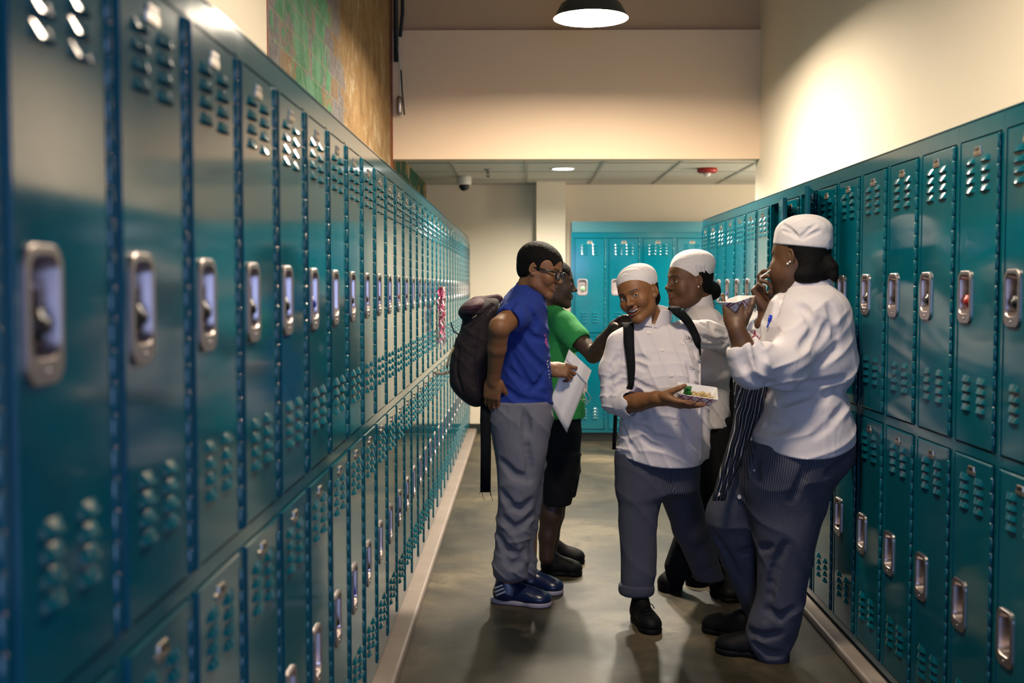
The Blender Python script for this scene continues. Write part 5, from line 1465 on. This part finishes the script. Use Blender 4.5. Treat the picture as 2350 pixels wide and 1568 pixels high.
    for x_, dx, n_ in ((1103, -3, 5), (1106, 6, 18), (1126, 5, 20), (1125, 3, 12)): tube(bm, [pt(x_, 1128, Y-.10), pt(x_ + dx*.3, 1128 + n_*.6, Y-.10), pt(x_ + dx, 1130 + n_, Y-.10)], .0010, 4)
    obj('hanging_strap', bm, M['black_cloth'], bo)
    bm = bmesh.new(); tube(bm, [pt(1110, 936, Y-.09), pt(1104, 940, Y-.09), pt(1103, 970, Y-.09), pt(1107, 975, Y-.09)], .003, 6); obj('strap_loop', bm, M['black_cloth'], bo)
    bm = bmesh.new(); tube(bm, [pt(1042, 798, Y-.02), pt(1034, 812, Y-.04), pt(1027, 835, Y-.04), pt(1026, 845, Y-.03)], .0045, 8); obj('zip_chain', bm, M['cord'], bo)
    bm = bmesh.new(); ribbon(bm, [pt(1036, 852, Y), pt(1020, 858, Y-.01), pt(1003, 858, Y-.01), pt(997, 853, Y-.01)], (.1, .2, 1), .0065, .004); obj('side_strap', bm, M['cord'], bo)
    bm = bmesh.new(); tube(bm, [pt(1052, 768, Y), pt(1041, 760, Y), pt(1036, 745, Y), pt(1035, 740, Y)], .0028, 6); obj('cord', bm, M['black_cloth'], bo)
    bm = bmesh.new(); ribbon(bm, [pt(1083, 731, Y-.12), pt(1094, 724, Y-.12)], (0, 0, 1), .0018, .002); obj('label_tag', bm, M['cord'], bo)
    sp = Field(pt(1120, 660, Y) - [0, .2, .16], pt(1215, 660, Y) + [0, .05, .03], .003)
    return o, st, w2
M['pink'] = simple('pink_print', (.55, .10, .30, 1), .7)
M['cord'] = simple('beige_cord', (.30, .26, .18, 1), .7)
M['flap'] = cloth_mat('maroon_nylon', (.045, .010, .022, 1), .8, wr=12, wrs=.3)
PD, SD, WD = man_blue()

# ===== E: the young man in the green shirt =====
def man_green():
    Y = 5.36
    h = Head(pt(1271, 650, Y), (.995, .02, -.05), (.04, 0, 1), 1.0, lips=1.2, nose=1.1, jaw=.9)
    neck = pt(1256, 714, Y + .01)
    h.f = h.build(neck, neck_r=(.050, .056), res=.0024)
    b = Field(pt(1210, 700, Y) - [.05, .3, 1.25], pt(1345, 700, Y) + [.05, .35, .02], .006)
    b.stack([srow(725, 1235, 1300, Y, .10), srow(830, 1238, 1312, Y, .11), srow(960, 1255, 1318, Y, .10)])
    for dy, x0, x1, x2, ty in ((-.08, 1285, 1266, 1254, 1280), (.10, 1290, 1272, 1262, 1265)):
        b.chain([pt(x0-4, 1010, Y+dy*.8), pt(x0-12, 1130, Y+dy), pt(x1-2, 1180, Y+dy), pt(x2+2, 1230, Y+dy), pt(x2, ty, Y+dy)], [.06, .058, .052, .040, .036], .02, kk=.02)
    sh, el, wr = pt(1293, 745, Y-.14), pt(1362, 815, Y-.26), pt(1414, 748, 4.86)
    f = fieldbox([sh, el, wr, pt(1455, 715, 4.7)], .07, .0024)
    f.cone(sh, el, .043, .036, .01); f.cone(el, el*.55+wr*.45, .037, .036, .012); f.cone(el*.55+wr*.45, wr, .036, .025, .01)
    hand(f, wr, pt(1450, 722, 4.74) - wr, (.1, -.2, -1), -1, curl=(.15, .2, .25, .3), spread=.08, sc=1.02, thumb=(.4, .2))
    o = person(h, [b, f], (.045, .021, .011), (.055, .024, .02), 'dark-skinned person in green shirt and black shorts reaching for the cook\'s shoulder')
    h.eyes(o, gaze=(0, 0)); short_hair(h, o, .004, .010)
    S = Field(pt(1215, 690, Y) - [0, .32, .60], pt(1375, 690, Y) + [.0, .32, .02], .0042); fo = folds(111, .008, (-.3, 0, 1), 44, 1, 8)
    S.stack([srow(703, 1236, 1288, Y+.01, .07), srow(716, 1226, 1300, Y, .12), srow(745, 1222, 1312, Y, .16), srow(800, 1224, 1320, Y, .155), srow(870, 1230, 1334, Y, .15), srow(920, 1236, 1342, Y, .155), srow(956, 1240, 1343, Y, .155)], .03, fold=fo, cap=.006)
    S.cone(pt(1275, 728, Y-.08), sh, .052, .062, .03); cf = pt(1322, 778, Y-.19); S.cone(sh, cf, .062, .066, .02)
    cd = (el - sh)/np.linalg.norm(el - sh); S.ell(cf + cd*.085, (.073, .073, .073), None, .004, 's')
    st = mesh_from('t_shirt', [S], M['green_cloth'], o)
    T = Field(pt(1218, 945, Y) - [0, .28, .48], pt(1345, 945, Y) + [0, .33, .02], .005); ft = folds(115, .007, (1, 0, .3), 40)
    T.stack([srow(945, 1232, 1334, Y, .15), srow(1000, 1230, 1334, Y, .15), srow(1060, 1234, 1331, Y, .15), srow(1090, 1236, 1330, Y, .14)], .03, fold=ft)
    T.stack([srow(1040, 1238, 1330, Y-.08, .09), srow(1100, 1242, 1322, Y-.08, .09), srow(1156, 1246, 1312, Y-.08, .09)], .02, fold=ft, cap=.006); T.stack([srow(1040, 1240, 1334, Y+.08, .09), srow(1100, 1245, 1330, Y+.08, .09), srow(1138, 1250, 1322, Y+.08, .09)], .02, fold=ft, cap=.006)
    mesh_from('shorts', [T], M['black_cloth'], o)
    shoe(o, (.095, 5.37), (.29, 5.36), w=.045, ankle=.09); shoe(o, (.125, 5.60), (.315, 5.60), w=.045, ankle=.09)
    return o
PE = man_green()

# ------------------------------------------------------------------ things being held
def plaid_mat():
    t = NT('red_plaid_paper'); v = t.coord('UV'); s = t.sep(v)
    a = t.math('ADD', s[0], s[1]); b = t.math('SUBTRACT', s[0], s[1])
    f = lambda x, k, w: t.math('LESS_THAN', t.math('FRACT', t.math('MULTIPLY', x, k)), w)
    l = t.math('MAXIMUM', f(a, 26.0, .16), f(b, 26.0, .16)); l2 = t.math('MAXIMUM', f(t.math('ADD', a, .019), 26.0, .06), f(t.math('ADD', b, .019), 26.0, .06))
    c = t.mix(t.math('MULTIPLY', l2, .6), (.80, .72, .72, 1), (.50, .10, .14, 1)); c = t.mix(l, c, (.28, .012, .035, 1))
    t.P(Base_Color=c, Roughness=.5); return t.m
M['plaid'] = plaid_mat(); M['paper'] = simple('white_paper', (.82, .80, .78, 1), .6)
def boat(c, R, L=.135, W=.090, H=.034, name='food_tray', wobb=0.0):
    """paper boat: flat bottom, four flared sides, folded corners; outside printed, inside white"""
    bm = bmesh.new(); uv = bm.loops.layers.uv.new('UV'); n = 10
    def ring(l, w, z, r):
        return [(p[0], p[1], z) for p in rrect(0, 0, l, w, r, 3)]
    rg = [ring(L*.66, W*.56, 0, .006), ring(L*.82, W*.78, H*.55, .008), ring(L, W, H, .006)]
    rg[2] = [(p[0], p[1], p[2] + .007*math.sin(p[0]*40)*wobb + .004*(abs(p[0]) > L*.42)) for p in rg[2]]
    for side, off in ((0, 0.0), (1, .0016)):
        R_ = [[bm.verts.new((p[0]*(1 - off*14), p[1]*(1 - off*14), p[2] + off)) for p in r] for r in rg]
        for i, (a, b) in enumerate(zip(R_, R_[1:])):
            for k in range(len(a)):
                vs = (a[k], a[(k+1) % len(a)], b[(k+1) % len(a)], b[k]); f = bm.faces.new(vs if not side else vs[::-1]); f.material_index = side
        f = bm.faces.new(R_[0][::-1] if not side else R_[0]); f.material_index = side
        if side: top_in = R_[-1]
        else: top_out = R_[-1]
    for k in range(len(top_in)): bm.faces.new((top_out[k], top_out[(k+1) % len(top_in)], top_in[(k+1) % len(top_in)], top_in[k])).material_index = 1
    for f in bm.faces:
        for l in f.loops: l[uv].uv = (l.vert.co.x + l.vert.co.z*.3*(1 if abs(l.vert.co.y) > .01 else 0), l.vert.co.z*1.2 + l.vert.co.y*.5)
    Mx = Matrix([list(q) for q in R]).to_4x4(); Mx.translation = Vector(c); bmesh.ops.transform(bm, matrix=Mx, verts=bm.verts)
    return obj(name, bm, [M['plaid'], M['paper']]), Mx
def rotm(rx, ry, rz): return np.array((Matrix.Rotation(rz, 3, 'Z') @ Matrix.Rotation(ry, 3, 'Y') @ Matrix.Rotation(rx, 3, 'X')))
tc = pt(1596, 921, 4.455)
tr1, MX = boat(tc, rotm(math.radians(24), math.radians(8), math.radians(-4)), L=.162, W=.100, H=.044); tag(tr1, 'red plaid paper food tray on the smiling cook\'s palm', 'food tray')
M['leaf'] = simple('herb_green', (.02, .16, .02, 1), .5); M['pasta'] = simple('pale_noodles', (.62, .45, .20, 1), .45, nscale=80)
bm = bmesh.new(); rnd = random.Random(9)
for i in range(26):
    c = Vector((-.040 + rnd.gauss(0, .009), .004 + rnd.gauss(0, .012), .028 + abs(rnd.gauss(0, .010)))); r = rnd.uniform(.006, .011)
    d = Vector((rnd.gauss(0, 1), rnd.gauss(0, 1), rnd.gauss(0, .8))).normalized(); e = d.orthogonal().normalized(); g = d.cross(e); rim = []
    top = bm.verts.new(c + g*.0025); bot = bm.verts.new(c - g*.0015)
    for k in range(9):
        a = 2*PI*k/9; rr = r*(1 + .25*math.cos(3*a)); rim.append(bm.verts.new(c + (d*math.cos(a)*1.3 + e*math.sin(a)*.8)*rr + g*.003*math.sin(2*a)))
    for k in range(9): bm.faces.new((top, rim[k], rim[(k+1) % 9])); bm.faces.new((bot, rim[(k+1) % 9], rim[k]))
bmesh.ops.transform(bm, matrix=MX, verts=bm.verts); tag(obj('salad_leaves', bm, M['leaf']), 'bright green leaves in the smiling cook\'s food tray', 'salad', kind='stuff')
bm = bmesh.new()
for i in range(34):
    x = rnd.uniform(-.030, .055); y = rnd.gauss(0, .012); a = rnd.uniform(0, 6.28); z = .022 + rnd.uniform(0, .012)
    pts = [(x + .016*math.cos(a)*u + .004*math.sin(5*u + i), y + .012*math.sin(a)*u, z + .004*math.sin(4*u + i)) for u in np.linspace(-1, 1, 7)]; tube(bm, pts, .0028, 6)
bmesh.ops.transform(bm, matrix=MX, verts=bm.verts); tag(obj('noodles', bm, M['pasta']), 'pale noodles beside the green leaves in the paper tray', 'food', kind='stuff')
tr2, _ = boat(pt(1694, 719, 3.93), rotm(math.radians(0), math.radians(-8), math.radians(38)), L=.112, W=.078, H=.046, wobb=.6); tag(tr2, 'red plaid paper food tray held up in the large cook\'s left hand', 'food tray')
# second, crumpled tray and a napkin held against the chest
fz = fieldbox([pt(1716, 770, 3.98), pt(1738, 775, 4.0)], .05, .003); fz.ell(pt(1727, 778, 4.0), (.030, .035, .034)); wz = wob(3, 150, 6); fz.warp(lambda x, y, z: .006*np.abs(wz(x, y, z)))
V, Q = fz.mesh(); o = mesh_from('crumpled_tray', [(V, Q)], M['plaid']); me = o.data; u = me.uv_layers.new(name='UV')
for l in me.loops: c = me.vertices[l.vertex_index].co; u.data[l.index].uv = (c.x + c.y*.5, c.z)
tag(o, 'crumpled red plaid paper tray pressed against the large cook\'s chest', 'food tray')
bm = bmesh.new(); N = 8; G = []
for i in range(N+1):
    u = i/N; row = []
    for j in range(6):
        t_ = j/5; px = 1716 + 12*t_ - 4*u + 5*math.sin(u*3) ; py = 698 + 62*u; row.append(Vector(pt(px + (8 if .2 < u < .6 else 0)*t_, py, 4.02 + .02*math.sin(t_*3 + u*4))))
    G.append(row)
vf = [[bm.verts.new(p) for p in r] for r in G]; vb = [[bm.verts.new(p + Vector((0, .002, 0))) for p in r] for r in G]
for A_, fl_ in ((vf, 0), (vb, 1)):
    for i in range(N):
        for j in range(5):
            q = (A_[i][j], A_[i+1][j], A_[i+1][j+1], A_[i][j+1]); bm.faces.new(q[::-1] if fl_ else q).smooth = True
for i in range(N): bm.faces.new((vf[i][0], vb[i][0], vb[i+1][0], vf[i+1][0])); bm.faces.new((vf[i][5], vf[i+1][5], vb[i+1][5], vb[i][5]))
tag(obj('paper_napkin', bm, M['paper']), 'white paper napkin hanging between the large cook\'s two hands', 'napkin')
bm = bmesh.new(); a_, b_ = pt(1744, 637, Vector(TC2[0]).y if False else 4.12), pt(1768, 620, 4.16); tube(bm, [a_, b_], .0022, 8); tag(obj('toothpick', bm, M['paper']), 'thin white stick between the large cook\'s fingers and mouth', 'stick')
# blue pen clipped in the sleeve pocket
def pen_at():
    a_, n = on_surface(JC, 1764, 752); b_, n2 = on_surface(JC, 1773, 724)
    if a_ is None or b_ is None: a_, b_, n = Vector(pt(1764, 752, 3.95)), Vector(pt(1773, 724, 3.95)), Vector((0, -1, 0))
    a_ = a_ + n*.006; b_ = b_ + n*.008; d = (b_ - a_)
    r = empty('pen', a_); tag(r, 'blue pen stuck in the pocket of the large cook\'s jacket', 'pen')
    bm = bmesh.new(); tube(bm, [Vector((0, 0, 0)), d*.55], .0028, 8); obj('barrel', bm, M['pen'], r)
    bm = bmesh.new(); tube(bm, [d*.50, d*1.0], .0052, 10); tube(bm, [d*1.0 + Vector((.004, -.004, 0)), d*.55 + Vector((.005, -.006, 0))], .0018, 6); obj('pen_cap', bm, M['pen'], r)
M['pen'] = simple('blue_plastic', (.01, .04, .55, 1), .3)
pen_at()
# white envelope
ye = 4.92
c1, c2, c3, c4 = pt(1306, 802, ye-.02), pt(1358, 851, ye), pt(1301, 995, ye+.02), pt(1262, 925, ye)
bm = bmesh.new(); N = 10; vf, vb = [], []
for i in range(N+1):
    u = i/N; A_ = c1*(1-u) + c4*u; B_ = c2*(1-u) + c3*u
    rf = []
    for j in range(N+1):
        t_ = j/N; p = A_*(1-t_) + B_*t_; p = p + np.array([0, .012*math.sin(t_*PI*2.2 + .5) + .010*u, 0]); rf.append(p)
    vf.append([bm.verts.new(p + [0, -.0015, 0]) for p in rf]); vb.append([bm.verts.new(p + [0, .0015, 0]) for p in rf])
for i in range(N):
    for j in range(N):
        bm.faces.new((vf[i][j], vf[i+1][j], vf[i+1][j+1], vf[i][j+1])).smooth = True; bm.faces.new((vb[i][j], vb[i][j+1], vb[i+1][j+1], vb[i+1][j])).smooth = True
def rim(a, b): 
    for k in range(N): bm.faces.new((a[k], a[k+1], b[k+1], b[k]))
rim(vf[0], vb[0]); rim([r[-1] for r in vf], [r[-1] for r in vb]); rim(vf[-1][::-1], vb[-1][::-1]); rim([r[0] for r in vf][::-1], [r[0] for r in vb][::-1])
bmesh.ops.recalc_face_normals(bm, faces=bm.faces)
en = obj('envelope', bm, M['paper']); tag(en, 'large white envelope held in front of the person in blue', 'envelope')
bm = bmesh.new()
def ep(u, t_, lift): 
    p = (c1*(1-u) + c4*u)*(1-t_) + (c2*(1-u) + c3*u)*t_; return Vector(p + np.array([0, .012*math.sin(t_*PI*2.2 + .5) + .010*u - .0035 - lift, 0]))
for ta, tb, ua, ub, l in ((0, .62, 0, .17, .001), (.50, 1.0, 0, .20, .006)):
    n_ = 5; f0 = []
    for k in range(n_+1):
        t_ = ta + (tb-ta)*k/n_; f0.append([bm.verts.new(ep(u_, t_, lf)) for u_, lf in ((ua, .0), (ub, l), (ub, l - .0015), (ua, -.0015))])
    for a, b in zip(f0, f0[1:]):
        for k in range(4): bm.faces.new((a[k], b[k], b[(k+1) % 4], a[(k+1) % 4]))
    bm.faces.new(f0[0]); bm.faces.new(f0[-1][::-1])
bmesh.ops.recalc_face_normals(bm, faces=bm.faces); obj('flap', bm, M['paper'], en)
# earphone cable dangling beside the envelope
bm = bmesh.new(); tube(bm, [pt(1338, 893, 5.15), pt(1350, 903, 5.14), pt(1356, 915, 5.14), pt(1352, 924, 5.14), pt(1342, 917, 5.14), pt(1333, 917, 5.14), pt(1346, 927, 5.14), pt(1349, 928, 5.14), pt(1346, 915, 5.14), pt(1339, 900, 5.15)], .0016, 6)
tag(obj('cord_loop', bm, M['cord']), 'thin looped cord hanging beside the white envelope', 'cord')
